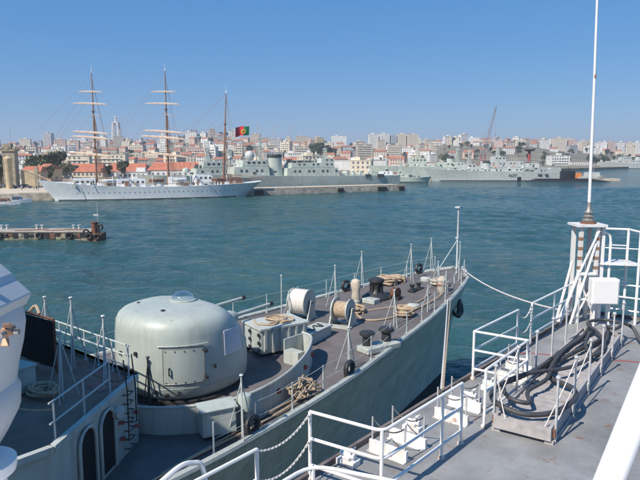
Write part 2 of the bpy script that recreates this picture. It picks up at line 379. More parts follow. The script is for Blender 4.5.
tb = MB(); tb.path([(0, 0, -0.5), (0.05, 0, 1.2), (0, 0.1, 3.0)], [0.32, 0.24, 0.14], 7)
for k in range(4):
    t = k * 1.6; tb.path([(0, 0.05, 1.6 + .3 * k), (math.cos(t) * .8, math.sin(t) * .8, 3.0), (math.cos(t) * 1.5, math.sin(t) * 1.5, 4.0)], [.13, .09, .04], 5)
TRUNK = tb.mesh('trunk'); TRUNK.materials.append(MATS['bark'])
def tree(x, y, sc, label, kind=0, z=None):
    t = thing('tree', label, 'tree', (x, y, land_z(x, y) if z is None else z), random.uniform(0, 6), 'trees among the waterfront and hillside houses'); t.scale = (sc, sc, sc * random.uniform(.85, 1.1))
    a = bpy.data.objects.new('trunk', TRUNK); COL.objects.link(a); a.parent = t
    c = bpy.data.objects.new('crown', CROWNS[kind % 3]); COL.objects.link(c); c.parent = t; c.location = (0, 0, 1.9)

# ------------------------------------------------------------------ city
COLWORD = dict(white='white', cream='cream', pink='pale pink', grey='grey', ochre='ochre', tan='beige', bluegrey='blue-grey')
NUMW = {1: 'single-storey', 2: 'two-storey', 3: 'three-storey', 4: 'four-storey', 5: 'five-storey', 6: 'six-storey', 7: 'seven-storey', 8: 'eight-storey', 9: 'nine-storey', 10: 'ten-storey', 11: 'eleven-storey', 12: 'twelve-storey', 13: 'thirteen-storey', 14: 'fourteen-storey', 15: 'fifteen-storey'}
MARKS = [(15, 'above the square stone tower'), (50, 'above the bow of the tall ship'), (85, 'left of the foremast'), (110, 'left of the pillar monument'), (140, 'right of the pillar monument'), (165, 'behind the main mast'), (190, 'below the bridge tower'), (215, 'left of the mizzen mast'), (245, 'behind the flag'), (275, 'above the far grey funnel'), (305, 'above the long moored warship'), (335, 'above the white sheds'), (365, 'left of the big slabs'), (395, 'below the big slabs'), (430, 'right of the big slabs'), (460, 'left of the dockyard crane'), (490, 'behind the dockyard crane'), (520, 'above the dark red funnel'), (550, 'above the black submarine'), (580, 'just left of the whip aerial'), (615, 'right of the whip aerial'), (650, 'at the right edge')]
def where(u, D):
    m = min(MARKS, key=lambda k: abs(k[0] - u))[1]
    return m + (', low by the waterfront' if D < 560 else ', low on the hill' if D < 800 else ', halfway up the hill' if D < 1150 else ', high on the hill' if D < 1380 else ', on the skyline')
def building(u, D, width, depth, hgt, colr, roof='flat', yaw=None, label=None, storey=3.0, z=None, tile='roof_tile', win=True, name=None, wsx=None):
    x = (u - 320) / F * D; y = D
    zz = land_z(x, y) if z is None else z
    yaw = random.uniform(-0.45, 0.45) if yaw is None else yaw
    ns = max(1, round(hgt / storey))
    isap = roof == 'flat'
    nm = name or ('apartment_block' if isap else 'house')
    if label is None:
        label = f"{NUMW.get(ns, 'tall')} {COLWORD[colr]} {'apartment block' if isap else 'red-roofed house'} {where(u, D)}"
    t = thing(nm, label, 'building', (x, y, zz), yaw, 'buildings on the far shore')
    W = MB(); W.box((0, 0, hgt / 2 - 2), (width, depth, hgt + 4))
    if isap:
        W.build('wall', 'wall_' + colr, t)
        rb = MB(); rb.box((0, 0, hgt + 0.2), (width + 0.5, depth + 0.5, 0.4))
        rf = rb.build('roof', 'roof_flat' if random.random() < .6 else 'wall_' + colr, t)
        sb = MB(); sb.box((random.uniform(-.25, .25) * width, 0, hgt + 1.5), (min(5, width * .3), min(5, depth * .4), 2.2)); sb.build('stair_house', 'wall_' + colr, rf)
        if D < 1000 and hgt > 9:
            cb = MB()
            for k in range(1, ns): cb.box((0, -depth / 2 - 0.35, k * storey), (width * 0.8, 0.7, 0.18))
            cb.build('balcony_slabs', 'wall_white', t, kind='stuff')
    else:
        W.build('wall', 'wall_' + colr, t)
        rh = depth * 0.26; rb = MB(); hw, hd = width / 2 + .4, depth / 2 + .4
        rb.add([(-hw, -hd, hgt), (hw, -hd, hgt), (hw, hd, hgt), (-hw, hd, hgt), (-hw * .82, 0, hgt + rh), (hw * .82, 0, hgt + rh)], [(0, 1, 5, 4), (2, 3, 4, 5), (1, 2, 5), (3, 0, 4), (0, 3, 2, 1)])
        rf = rb.build('roof', tile, t)
        if random.random() < .5:
            c = MB(); c.box((hw * .4, hd * .25, hgt + rh * .9), (.8, .8, 1.8)); c.build('chimney', 'wall_' + colr, rf)
    if win:
        g = MB(); sx = wsx or random.choice((2.4, 2.8, 3.2))
        for (ln, off, ax) in ((width, depth / 2 + .03, 0), (depth, width / 2 + .03, 1), (depth, -width / 2 - .03, 1)):
            n = max(1, int((ln - 1.2) / sx))
            for k in range(n):
                a = (k - (n - 1) / 2) * sx
                for q in range(ns):
                    if random.random() < .08: continue
                    z0 = q * storey + 0.9; z1 = min(z0 + 1.5, hgt - .2)
                    ww = .62
                    if ax == 0: g.box((a, -off, (z0 + z1) / 2), (ww * 2, .06, z1 - z0))
                    else: g.box((off, a, (z0 + z1) / 2), (.06, ww * 2, z1 - z0))
        if g.v: g.build('windows', 'window_glass', t, kind='stuff')
    return t

taken = []
def special(u0, u1, D, vtop, colr, roof='flat', depth=12, yaw=0.0, **k):
    u = (u0 + u1) / 2; wdt = (u1 - u0) / F * D; x = (u - 320) / F * D
    zt = 15 + (155 - vtop) * D / F
    zb = k.pop('z', None); zb = land_z(x, D) if zb is None else zb
    taken.append((u0, u1, D)); return building(u, D, wdt, depth, max(3, zt - zb - (depth * .26 if roof != 'flat' else 0)), colr, roof, yaw, z=zb, **k)
special(76, 128, 520, 154, 'cream', depth=14, yaw=.1, label='long cream balconied block between tall ship bow and foremast, under the skyline', wsx=3.4)
special(48, 56, 1300, 134, 'grey', depth=16, label='tall narrow pale grey tower block left of the foremast on the skyline')
for i, (a, b, vt, c) in enumerate(((58, 68, 141, 'white'), (69, 79, 142, 'grey'), (80, 90, 139.5, 'white'), (92, 103, 140, 'bluegrey'), (104, 114, 140.5, 'grey'), (126, 138, 141, 'tan'), (139, 150, 140, 'grey'), (26, 38, 143, 'bluegrey'), (39, 47, 142, 'bluegrey'))):
    special(a, b, 1400, vt, c, depth=14, yaw=random.uniform(-.2, .2))
for i, (a, b, vt, c, lab) in enumerate(((368, 377, 135, 'white', 'leftmost of the big white apartment blocks on the skyline'), (378.5, 388, 134.5, 'white', 'second from left of the big apartment blocks on the skyline'), (389.5, 395, 136, 'bluegrey', 'blue-grey narrow slab between the big white apartment blocks'), (396, 404, 135, 'cream', 'cream slab, fourth of the big apartment blocks on the skyline'), (405.5, 416, 135, 'cream', 'rightmost cream one of the big apartment blocks on the skyline'))):  # the narrow middle slab takes the blue-grey wall colour
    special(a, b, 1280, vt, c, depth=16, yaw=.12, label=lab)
special(296, 309, 1350, 137, 'tan', depth=14); special(331, 346, 1380, 136.5, 'white', depth=14); special(310, 318, 1380, 138, 'grey', depth=14)
special(538, 546, 1250, 140, 'white', depth=12, label='white block, leftmost of three above the submarine on the skyline'); special(549, 563, 1250, 138.5, 'cream', depth=12, label='wide cream block, middle one of three above the submarine on the skyline'); special(565, 573, 1250, 140.5, 'pink', depth=12, label='pale pink block, right one of three above the submarine on the skyline')
for a, b, vt, c in ((577, 583, 141.5, 'cream'), (584.5, 589, 142, 'tan'), (597, 603, 142.5, 'white'), (604, 611, 142.5, 'pink'), (614, 620, 142.5, 'white'), (622, 629, 143, 'cream'), (631, 637, 142.5, 'white')):
    special(a, b, 1300, vt, c, depth=11, yaw=random.uniform(-.2, .2))
# long red dockyard sheds and white sheds near the water
for a, b, D, vt, c, lab, tl in ((66, 108, 372, 165, 'cream', 'long dockyard shed with orange-red roof behind the tall ship foremast', 'roof_tile_bright'), (110, 150, 385, 163.5, 'white', 'dockyard shed with orange-red roof between the two square-rigged masts', 'roof_tile_bright'), (152, 204, 378, 162, 'white', 'longest dockyard shed with bright orange-red roof behind the main mast', 'roof_tile_bright')):
    special(a, b, D, vt, c, 'hip', depth=18, yaw=.05, label=lab, tile=tl, z=2.25, name='dockyard_shed')
special(120, 150, 350, 172, 'white', depth=9, yaw=.05, label='low white flat-roofed store in front of the red-roofed sheds', z=2.25, name='store')
special(334, 366, 520, 160.5, 'white', depth=10, yaw=.0, label='long plain white shed above the moored warship', win=False, name='shed', z=2.2)
special(367, 384, 500, 160, 'white', depth=10, yaw=.1, label='short white shed beside the long one above the warship stern', win=False, name='shed', z=2.2)
special(546, 566, 760, 155.5, 'white', depth=12, yaw=.1, label='white two-storey harbour office with pale orange band behind the submarine', z=2.2, name='harbour_office')
special(566, 626, 780, 162, 'white', depth=10, yaw=.08, label='very long low white warehouse behind the whip aerial', z=2.2, name='warehouse')
special(27, 45, 262, 166, 'ochre', 'hip', depth=9, yaw=.1, label='ochre stone quayside house with red roof beside the square tower', z=QZ, name='quayside_house', tile='roof_tile_bright')
special(44, 57, 300, 163.5, 'ochre', 'hip', depth=10, yaw=-.5, label='ochre gabled house with red roof above the tall ship bow', z=2.25)
special(0, 8, 262, 168, 'tan', 'hip', depth=10, yaw=.1, label='beige house with red roof at the left edge by the stone tower', z=QZ, tile='roof_tile_bright')
cols = ['white'] * 6 + ['cream'] * 5 + ['pink'] * 2 + ['tan'] * 2 + ['grey'] * 2 + ['ochre']
for D, step, lo, hi in ((470, 24, -6, 400), (600, 16, -8, 440), (740, 13.5, -8, 452), (900, 12.5, -8, 470), (1060, 11.5, -8, 530), (1220, 10.5, -8, 650), (1370, 9.6, -8, 650), (1490, 9.2, -8, 650)):
    u = lo + random.uniform(0, 8)
    while u < hi:
        d = D + random.uniform(-45, 45); x = (u - 320) / F * d
        w_ = random.uniform(9, 22) if D > 560 else random.uniform(12, 20); upx = w_ / d * F
        ok = d > shore(x) + 45 and not any(a - upx / 2 - 1 < u < b + upx / 2 + 1 and abs(d - Dk) < 60 for a, b, Dk in taken)
        if 185 < u < 262 and D > 1300: ok = ok and random.random() < .3 and not 187 < u < 204
        if u > 440 and D < 1100: ok = ok and random.random() < .6
        if ok and random.random() < .93:
            apt = random.random() < (.55 if u < 300 else .42)
            if apt: building(u, d, w_, random.uniform(9, 13), 3 * random.choice((3, 4, 4, 5, 6) if D > 800 else (2, 3, 4)), random.choice(cols))
            else: building(u, d, w_ * .85, random.uniform(8, 11), 3 * random.choice((1, 2, 2, 3)), random.choice(cols), 'hip')
        u += step * random.uniform(.75, 1.3)
# trees
TS = [(2, 250, 1.9, 0, 'big dark tree left of the square stone tower'), (42, 330, 2.0, 0, 'dark leafy tree behind the ochre gabled house'), (52, 345, 2.1, 0, 'dark tree right of the gabled house above the ship bow'), (36, 350, 1.9, 2, 'dark tree between stone tower and gabled house'), (60, 360, 1.9, 0, 'dark tree left end of the red sheds'), (68, 330, 1.4, 1, 'low olive bush tree in front of the first red shed'), (50, 285, 1.0, 0, 'small dark tree by the ochre gabled house front'), (46, 283, 1.0, 2, 'small dark tree at the quayside corner'), (108, 340, 1.1, 0, 'dark tree between the red sheds'), (125, 345, 1.2, 0, 'dark tree in front of the second red shed'), (320, 800, 2.6, 0, 'large dark tree above the white shed'), (327, 790, 2.8, 2, 'large dark tree right in the clump above the white shed'), (314, 810, 2.3, 0, 'dark tree at the left of the clump above the white shed')]
for u, D, sc, k, lab in TS: tree((u - 320) / F * D, D, sc, lab, k, z=2.25 if D < 420 else None)
for i in range(95):
    u = random.uniform(0, 640); D = random.uniform(560, 1480)
    if i > 55: u = random.uniform(440, 640); D = random.uniform(760, 1250)
    elif i > 45: u = random.uniform(185, 262); D = random.uniform(1400, 1500)
    x = (u - 320) / F * D
    if D < shore(x) + 40: continue
    tree(x, D, random.uniform(1.0, 1.9), random.choice(('dark green', 'olive green')) + ' tree ' + where(u, D), random.randint(0, 2))

# ------------------------------------------------------------------ hilltop monument, bridge tower, old tower
D = 1480; x = (119 - 320) / F * D; z = land_z(x, D)
m = thing('hilltop_monument', 'tall pale four-pillared monument with a small statue on top', 'monument', (x, D, z))
zt = 15 + (155 - 124) * D / F - z
for sx in (-1, 1):
    for sy in (-1, 1):
        b = MB(); b.loft([[(sx * 7.5 + dx, sy * 6 + dy, -3) for dx, dy in ((-3.4, -3), (3.4, -3), (3.4, 3), (-3.4, 3))], [(sx * 5.6 + dx, sy * 4.6 + dy, zt) for dx, dy in ((-2, -2), (2, -2), (2, 2), (-2, 2))]]); b.build('pillar', 'concrete', m)
b = MB(); b.box((0, 0, zt + 1.2), (15.6, 13.6, 2.4)); b.box((0, 0, zt + 3.4), (7, 6, 2)); b.build('platform', 'concrete', m)
b = MB(); b.lathe([(3, zt + 4.4), (2.4, zt + 9), (1.9, zt + 14), (2.1, zt + 15.2), (.8, zt + 16.2), (1.15, zt + 17.4), (.9, zt + 18.8), (.2, zt + 19.4)], 12)
b.path([(-8.5, -1, zt + 14.6), (-2, 0, zt + 14.9), (2, 0, zt + 14.9), (8.5, -1, zt + 14.6)], [.5, .95, .95, .5], 8); b.build('statue', 'concrete', m, smooth=True)
D = 2300; bz = 15 + (155 - 152) * D / F
m = thing('bridge_tower', 'far dull red bridge tower of two legs above the green hill', 'bridge', ((195.5 - 320) / F * D, D, bz))
for sx in (-1, 1):
    b = MB(); b.box((sx * 7.5, 0, 38), (6.5, 8, 86)); b.build('leg', 'bridge_red', m)
b = MB()
for zz in (20, 45, 70): b.box((0, 0, zz), (8.4, 5, 5))
b.build('cross_beam', 'bridge_red', m)
b = MB()
for k in (-1, 1): b.path([(k * 7.5, 0, 81), (k * 7.5 + 30, 10, 55), (k * 7.5 + 90, 30, 20), (k * 7.5 + 160, 60, 2)], 0.9, 6)
b.build('cable', 'bridge_red', m)
D = 245; xx = (13 - 320) / F * D
m = thing('stone_tower', 'square stone watch tower with overhanging top at the left edge', 'tower', (xx, D, QZ), .15); m.scale = (.95, .95, .86)
b = MB(); b.box((0, 0, 8.3), (4.7, 4.7, 16.6)); b.build('shaft', 'stone_old', m)
b = MB(); b.box((0, 0, 16.95), (5.7, 5.7, .8)); b.build('cornice', 'stone_old', m)
for k, (dx, dy) in enumerate(((-2.5, -2.5), (0, -2.5), (2.5, -2.5), (2.5, 0), (-2.5, 0), (-2.5, 2.5), (0, 2.5), (2.5, 2.5))):
    b = MB(); b.box((dx, dy, 17.85), (1.1, 1.1, 1.0)); b.build('merlon', 'stone_old', m)
for zz in (5, 10.5):
    b = MB(); b.box((0.3, -2.38, zz), (1.0, .1, 1.9)); b.build('window', 'window_glass', m)
b = MB(); b.box((-.6, 0, 18.7), (3, 3, 2.4)); b.build('lookout', 'stone_old', m)
b = MB(); b.tube((.6, 0, 19), (.6, 0, 27), .06); b.build('aerial', 'crane_grey', m)
m = thing('round_tower', 'slim round ochre turret in front of the square stone tower', 'tower', ((10.5 - 320) / F * 236, 236, QZ))
b = MB(); b.lathe([(1.25, 0), (1.2, 10.5), (1.5, 10.9), (1.5, 11.5), (.2, 12.4)], 16); b.build('shaft', 'stone_yellow', m, smooth=True)
m = thing('stone_wall', 'low ochre stone wall with pilaster beside the quayside house', 'wall', ((30 - 320) / F * 246, 246, QZ), .1)
b = MB(); b.box((0, 0, 3.4), (5, .7, 6.8)); b.build('wall', 'stone_yellow', m); b = MB(); b.box((3.1, -.1, 4.0), (1.3, 1.2, 8)); b.build('pilaster', 'stone_old', m)

# dockyard crane
D = 520; x = (481.5 - 320) / F * D
cr = thing('dockyard_crane', 'tall lattice dockyard crane with raised jib above the grey warships', 'crane', (x, D, 2.2))
b = MB()
for sx in (-2.2, 2.2):
    for sy in (-2.2, 2.2): b.tube((sx, sy, 0), (sx * .7, sy * .7, 13), .3, 6)
for zz in (4, 8.5): 
    for sx in (-1, 1): b.tube((sx * 2, -2, zz), (sx * 2, 2, zz), .18, 5); b.tube((-2, sx * 2, zz), (2, sx * 2, zz), .18, 5)
b.build('portal', 'crane_red', cr)
b = MB(); b.box((-.5, 0, 14.7), (4.5, 3.4, 3.4)); b.build('cab', 'crane_grey', cr)
j0 = Vector((1.2, 0, 15)); j1 = Vector((9.5, 0, 53)); jd = (j1 - j0)
b = MB(); jb = []
for a, c in ((-.55, -.55), (.55, -.55), (.55, .55), (-.55, .55)):
    b.path([j0 + Vector((a, c, 0)), j0 + jd * .5 + Vector((a * 1.5, c * 1.5, 0)), j1 + Vector((a * .3, c * .3, 0))], .13, 5)
for k in range(20):
    for s_ in (-1, 1):
        p = j0 + jd * (k / 20); q = j0 + jd * ((k + 1) / 20); wv = .75 if 4 < k < 15 else .5
        b.tube(p + Vector((-wv, s_ * wv, 0)), q + Vector((wv, s_ * wv, 0)), .08, 4)
b.build('jib', 'crane_grey', cr)
b = MB(); b.tube((-3, 0, 22), (-1, 0, 16), .2, 6); b.tube((-3, 0, 22), tuple(j1), .07, 5); b.tube((-3, 0, 22), tuple(j0 + jd * .6), .07, 5); b.build('stays', 'crane_grey', cr)
b = MB(); b.tube(tuple(j1), (9.5, 0, 30), .06, 5); b.box((9.5, 0, 29.5), (.7, .7, 1.2)); b.build('hook', 'crane_grey', cr)

# ================================================================== FAR SHIPS
def text_mesh(txt, size, depth):
    c = bpy.data.curves.new('t', 'FONT'); c.body = txt; c.size = size; c.extrude = depth; c.align_x = 'CENTER'
    o = bpy.data.objects.new('t', c); COL.objects.link(o)
    dg = bpy.context.evaluated_depsgraph_get(); me = bpy.data.meshes.new_from_object(o.evaluated_get(dg))
    bpy.data.objects.remove(o, do_unlink=True); return me
def hull(stations, flare=0.5):
    """stations from stern to bow: x at deck, half beam at deck, half beam at waterline, deck height, x shift at the waterline"""
    rings = []
    for x, b, bw, z, dx in stations:
        half = []
        for k in range(7):
            f = k / 6; zz = z * (1 - f) + (-0.6) * f; q = max(0, zz / z)
            half.append((x + dx * (1 - q), bw + (b - bw) * q ** 1.3, zz))
        rings.append(half + [(p[0], -p[1], p[2]) for p in reversed(half)])
    return MB().loft(rings)
# ---- three-masted white tall ship
A = P(55, 202, 0); B = P(252, 197, 0)
fwd = (A - B).normalized(); port = Vector((-fwd.y, fwd.x, 0)); mid = (A + B) / 2 - port * 5.5
ts = thing('tall_ship', 'white three-masted tall ship with furled sails moored along the quay', 'ship', mid, math.atan2(fwd.y, fwd.x))
Lw = (A - B).length / 2
st = [(-Lw - 5, .5, .2, 5.6, 6), (-Lw - 4.4, 2.6, .3, 5.5, 5.5), (-Lw - 2, 4.2, .8, 5.2, 4), (-Lw + 4, 5.2, 3.2, 4.9, 1.5), (-Lw + 12, 5.7, 4.8, 4.6, 0), (-8, 5.9, 5.5, 4.3, 0), (8, 5.9, 5.5, 4.4, 0), (Lw - 16, 5.5, 4.6, 4.8, 0), (Lw - 6, 4.2, 2.6, 5.6, 0), (Lw, 2.4, 1.0, 6.2, -1), (Lw + 4, .8, .2, 6.8, -4.2), (Lw + 5.2, .12, .05, 7.0, -5.3)]
hl = hull(st).build('hull', 'tallship_white', ts, smooth=True)
b = MB()
for off in (2.6,):
    for k in range(34):
        x = -Lw + 5 + k * (2 * Lw - 12) / 33
        yb = lerp_tab([(s[0], s[2] + (s[1] - s[2]) * (off / s[3]) ** 1.3) for s in st], x)
        b.lathe([(.15, 0), (.15, .12)], 8, (x, yb - .06, off), Matrix.Rotation(-math.pi / 2, 3, 'X'))
b.build('portholes', 'far_dark', hl, kind='stuff')
wl_ = [(x + dx, bw) for x, bb, bw, z, dx in st]
b = MB(); ring = [Vector((x, y + .03, 0)) for x, y in wl_] + [Vector((x, -y - .03, 0)) for x, y in reversed(wl_)]
b.loft([[(p.x, p.y * 1.02, -.3) for p in ring], [(p.x, p.y * 1.02 + (.06 if p.y > 0 else -.06), .45) for p in ring]], caps=False); b.build('boot_topping', 'far_dark', hl)
bs = MB(); tip = PD(19, 169.5, A.y - 4)
M_inv = (Matrix.Translation(mid) @ Matrix.Rotation(math.atan2(fwd.y, fwd.x), 4, 'Z')).inverted()
tl = M_inv @ tip; tl.y = 0
bs.path([(Lw + 1, 0, 6.6), tuple(tl)], [.34, .16], 8); bs.build('bowsprit', 'spar_cream', ts)
b = MB()
for k in range(3): b.tube((Lw + 3, .3 * (k - 1), 5.0), (tl.x - 1.5 * k, 0, tl.z - .1), .07, 5)
b.build('bobstay', 'spar_cream', ts)
for s_ in (1, -1):
    b = MB(); b.path([(x, s_ * bb, z + 1.0) for x, bb, bw, z, dx in st[1:-1]], .07, 5)
    for x, bb, bw, z, dx in st[1:-1]:
        b.tube((x, s_ * bb, z - .1), (x, s_ * bb, z + 1), .06, 5)
    b.build('bulwark_rail', 'wood_mast', ts)
for nm, x0, x1, hw, z0, z1, mt in (('deckhouse', 20, 27, 2.6, 4.7, 7.2, 'tallship_white'), ('deckhouse', 4, 13, 2.8, 4.2, 6.9, 'tallship_white'), ('deckhouse', -10, -4, 2.4, 4.1, 7.4, 'tallship_white'), ('bridge', -19, -13, 3.4, 4.2, 8.0, 'tallship_white'), ('deckhouse', -30, -23, 2.8, 4.5, 7.0, 'wood_mast')):
    b = MB(); b.box(((x0 + x1) / 2, 0, (z0 + z1) / 2), (x1 - x0, hw * 2, z1 - z0)); o = b.build(nm, mt, ts)
    g = MB()
    for k in range(int((x1 - x0) / 1.6)): g.box((x0 + .9 + k * 1.6, hw + .02, z1 - 1.0), (.8, .06, .7))
    g.build('window', 'far_dark', o, kind='stuff')
for k, x in enumerate((16, 0.5, -7, -21)):
    for s_ in (1,):
        b = MB(); b.loft([[(x - 2.6 + i * 1.04, s_ * 4.6 + y * (1 - abs(i - 2.5) / 2.6), 6.2 + z) for y, z in ((-.8, .5), (-.5, -.2), (0, -.4), (.5, -.2), (.8, .5), (0, .75))] for i in range(6)])
        b.build('lifeboat', ('tallship_white', 'wood_mast', 'tallship_white', 'wood_mast')[k], ts)
rn = random.Random(8)
for k in range(46):
    x = rn.uniform(-Lw + 4, Lw - 6); b = MB(); hh = rn.uniform(.5, 1.9); b.box((x, rn.uniform(1, 4.6), 4.5 + hh / 2), (rn.uniform(.4, 1.8), rn.uniform(.4, 1.2), hh)); b.build('deck_fitting', rn.choice(('tallship_white', 'wood_mast', 'far_grey', 'far_dark', 'canvas')), ts)
for k in range(9):
    x = -Lw + 9 + k * 6.4; b = MB(); b.path([(x, 5.2, 4.4), (x, 5.3, 7.2), (x, 4.4, 7.9)], .09, 5); b.build('davit', 'tallship_white', ts)
def along(u):                            # local x of the hull point whose photo column is u
    lo, hi = -Lw - 6, Lw + 6
    for _ in range(40):
        m_ = (lo + hi) / 2; p = mid + fwd * m_
        c = 320 + F * p.x / p.y
        if c > u: lo = m_
        else: hi = m_
    return (lo + hi) / 2
def mast(u, vtop, yards, name, toptilt=0.0):
    x = along(u); Y = (mid + fwd * x).y; zt = PD(u, vtop, Y).z
    er_ = Vector((u - 320, F, 0)).normalized(); ydw = Vector((er_.y, -er_.x, 0)) * .58 - er_ * .81      # yards braced round
    ydl = Matrix.Rotation(-math.atan2(fwd.y, fwd.x), 3, 'Z') @ ydw
    b = MB(); b.path([(x, 0, 3.5), (x - toptilt * .5, 0, zt * .55), (x - toptilt, 0, zt)], [.42, .34, .12], 10); m_ = b.build(name, 'wood_mast', ts, smooth=True)
    b = MB(); b.tube((x - toptilt * .95, 0, zt - 1), (x - toptilt, 0, zt + 2.2), .05, 5); b.tube((x - toptilt, -.9, zt + .4), (x - toptilt, .9, zt + .4), .05, 5); b.box((x - toptilt, .3, zt), (.3, .9, .5)); b.build('masthead', 'tallship_white', m_)
    for v, ua, ub, tilt, r in yards:
        z = PD(u, v, Y).z; ca = (ua - u) / F * Y / .58; cb = (ub - u) / F * Y / .58
        c0 = Vector((x - toptilt * (z / zt), 0, z)) + ydl * 0
        e = [c0 + ydl * ca + Vector((.5, 0, -.065 * ca)), c0 + Vector((.5, 0, 0)), c0 + ydl * cb + Vector((.5, 0, -.065 * cb))]
        b = MB(); b.path(e, [r * .55, r, r * .55], 8); yo = b.build('yard', 'spar_cream', m_, smooth=True)
        if r > .15:
            b = MB(); b.path([e[0].lerp(e[1], .12) + Vector((.1, 0, r * 1.3)), e[0].lerp(e[1], .6) + Vector((.1, 0, r * 1.6)), e[1] + Vector((.1, 0, r * 1.7)), e[1].lerp(e[2], .4) + Vector((.1, 0, r * 1.6)), e[1].lerp(e[2], .88) + Vector((.1, 0, r * 1.3))], [r * .2, r * .45, r * .5, r * .45, r * .2], 8); b.build('furled_sail', 'furled_sail', yo, smooth=True)
    # tops and shrouds
    for f_ in (.42, .7):
        b = MB(); b.box((x - toptilt * f_, 0, zt * f_), (1.3, 2.4 if f_ < .5 else 1.6, .18)); b.build('top_platform', 'wood_mast', m_)
    sh = MB()
    for s_ in (-1, 1):
        for k in range(7): sh.tube((x - .8 - k * .7, s_ * 5.5, 4.6), (x - toptilt * .42, s_ * .8, zt * .42), .045, 4)
        for k in range(4): sh.tube((x - .6 - k * .4, s_ * 1.1, zt * .42), (x - toptilt * .7, s_ * .4, zt * .7), .038, 4)
        sh.tube((x - 6.0, s_ * 5.4, 4.6), (x - toptilt, 0, zt * .96), .04, 4)
    sh.tube((x, 0, zt * .95), (min(x + 19, tl.x - 2), 0, max(9.0, tl.z - 1) if x > 10 else zt * .42), .03, 4)
    sh.tube((x, 0, zt * .7), (min(x + 15, tl.x - 4), 0, 8.5 if x > 10 else 7.5), .03, 4)
    for f0, f1, dx_ in ((.98, .72, 17), (.84, .55, 13), (.6, .3, 11), (.42, .2, 8)):
        sh.tube((x - toptilt * f0, 0, zt * f0), (x + dx_, 0, max(6.5, zt * f1 * .75)), .03, 4)
    sh.build('shrouds', 'wood_mast', m_, kind='stuff')
    return x, zt, Y, m_
mast(97.5, 72, ((92, 86, 108, .02, .17), (104, 80, 112, .02, .2), (115, 98, 106, .05, .1), (133, 78, 112, .03, .24), (138, 77, 113, .04, .25), (155, 73, 113, .06, .27)), 'fore_mast')
mast(169, 70, ((92, 156, 180, .02, .17), (104, 150, 183, .02, .2), (115, 169, 177, .05, .1), (132, 147, 187, .02, .24), (138, 144, 189, .03, .25), (155, 144, 190, .05, .27)), 'main_mast')
xm, zm, Ym, mm = mast(223.5, 92, (), 'mizzen_mast', toptilt=1.7)
gt = M_inv @ PD(249.5, 125.5, Ym + 3); gt.y = 0
b = MB(); b.path([(xm - .3, 0, PD(225, 140.5, Ym).z), tuple(gt)], [.16, .09], 7); b.build('gaff', 'spar_cream', mm)
b = MB(); b.path([(xm - .3, 0, 8.2), tuple(M_inv @ PD(265, 177, Ym + 8))], [.2, .12], 7); b.build('boom', 'spar_cream', mm)
# flag
fw = M_inv @ PD(249.5, 125.5, Ym + 3)
fl = thing('national_flag', 'red and green flag with round yellow emblem flying at the mizzen gaff', 'flag', PD(249.3, 126.2, Ym + 3), math.atan2(fwd.y, fwd.x))
def flag_part(a, b_, m, name, par):
    q = MB(); g = []; nX = 12
    for i in range(nX + 1):
        s = a + (b_ - a) * i / nX; X = s * 5.2; yy = .35 * math.sin(s * 7.5) * (0.3 + s)
        g.append([(X, yy + .02, -s * s * .5 - .1 * math.sin(s * 9)), (X + .15, yy + .02, -3.2 - s * s * .8 - .1 * math.sin(s * 9)), (X + .15, yy - .02, -3.2 - s * s * .8 - .1 * math.sin(s * 9)), (X, yy - .02, -s * s * .5 - .1 * math.sin(s * 9))])
    q.loft(g); return q.build(name, m, par, smooth=True)
gf = flag_part(0, .4, 'flag_green', 'green_field', fl); flag_part(.4, 1, 'flag_red', 'red_field', fl)
b = MB()
for s_ in (-1, 1): b.lathe([(.85, 0), (.85, .05)], 20, (2.3, .25 + s_ * .1, -1.95), Matrix.Rotation(-s_ * math.pi / 2, 3, 'X'))
em = b.build('emblem', 'flag_yellow', fl)
b = MB()
for s_ in (-1, 1): b.box((2.3, .25 + s_ * .16, -1.95), (.75, .04, .85))
b.build('shield', 'flag_red', em)

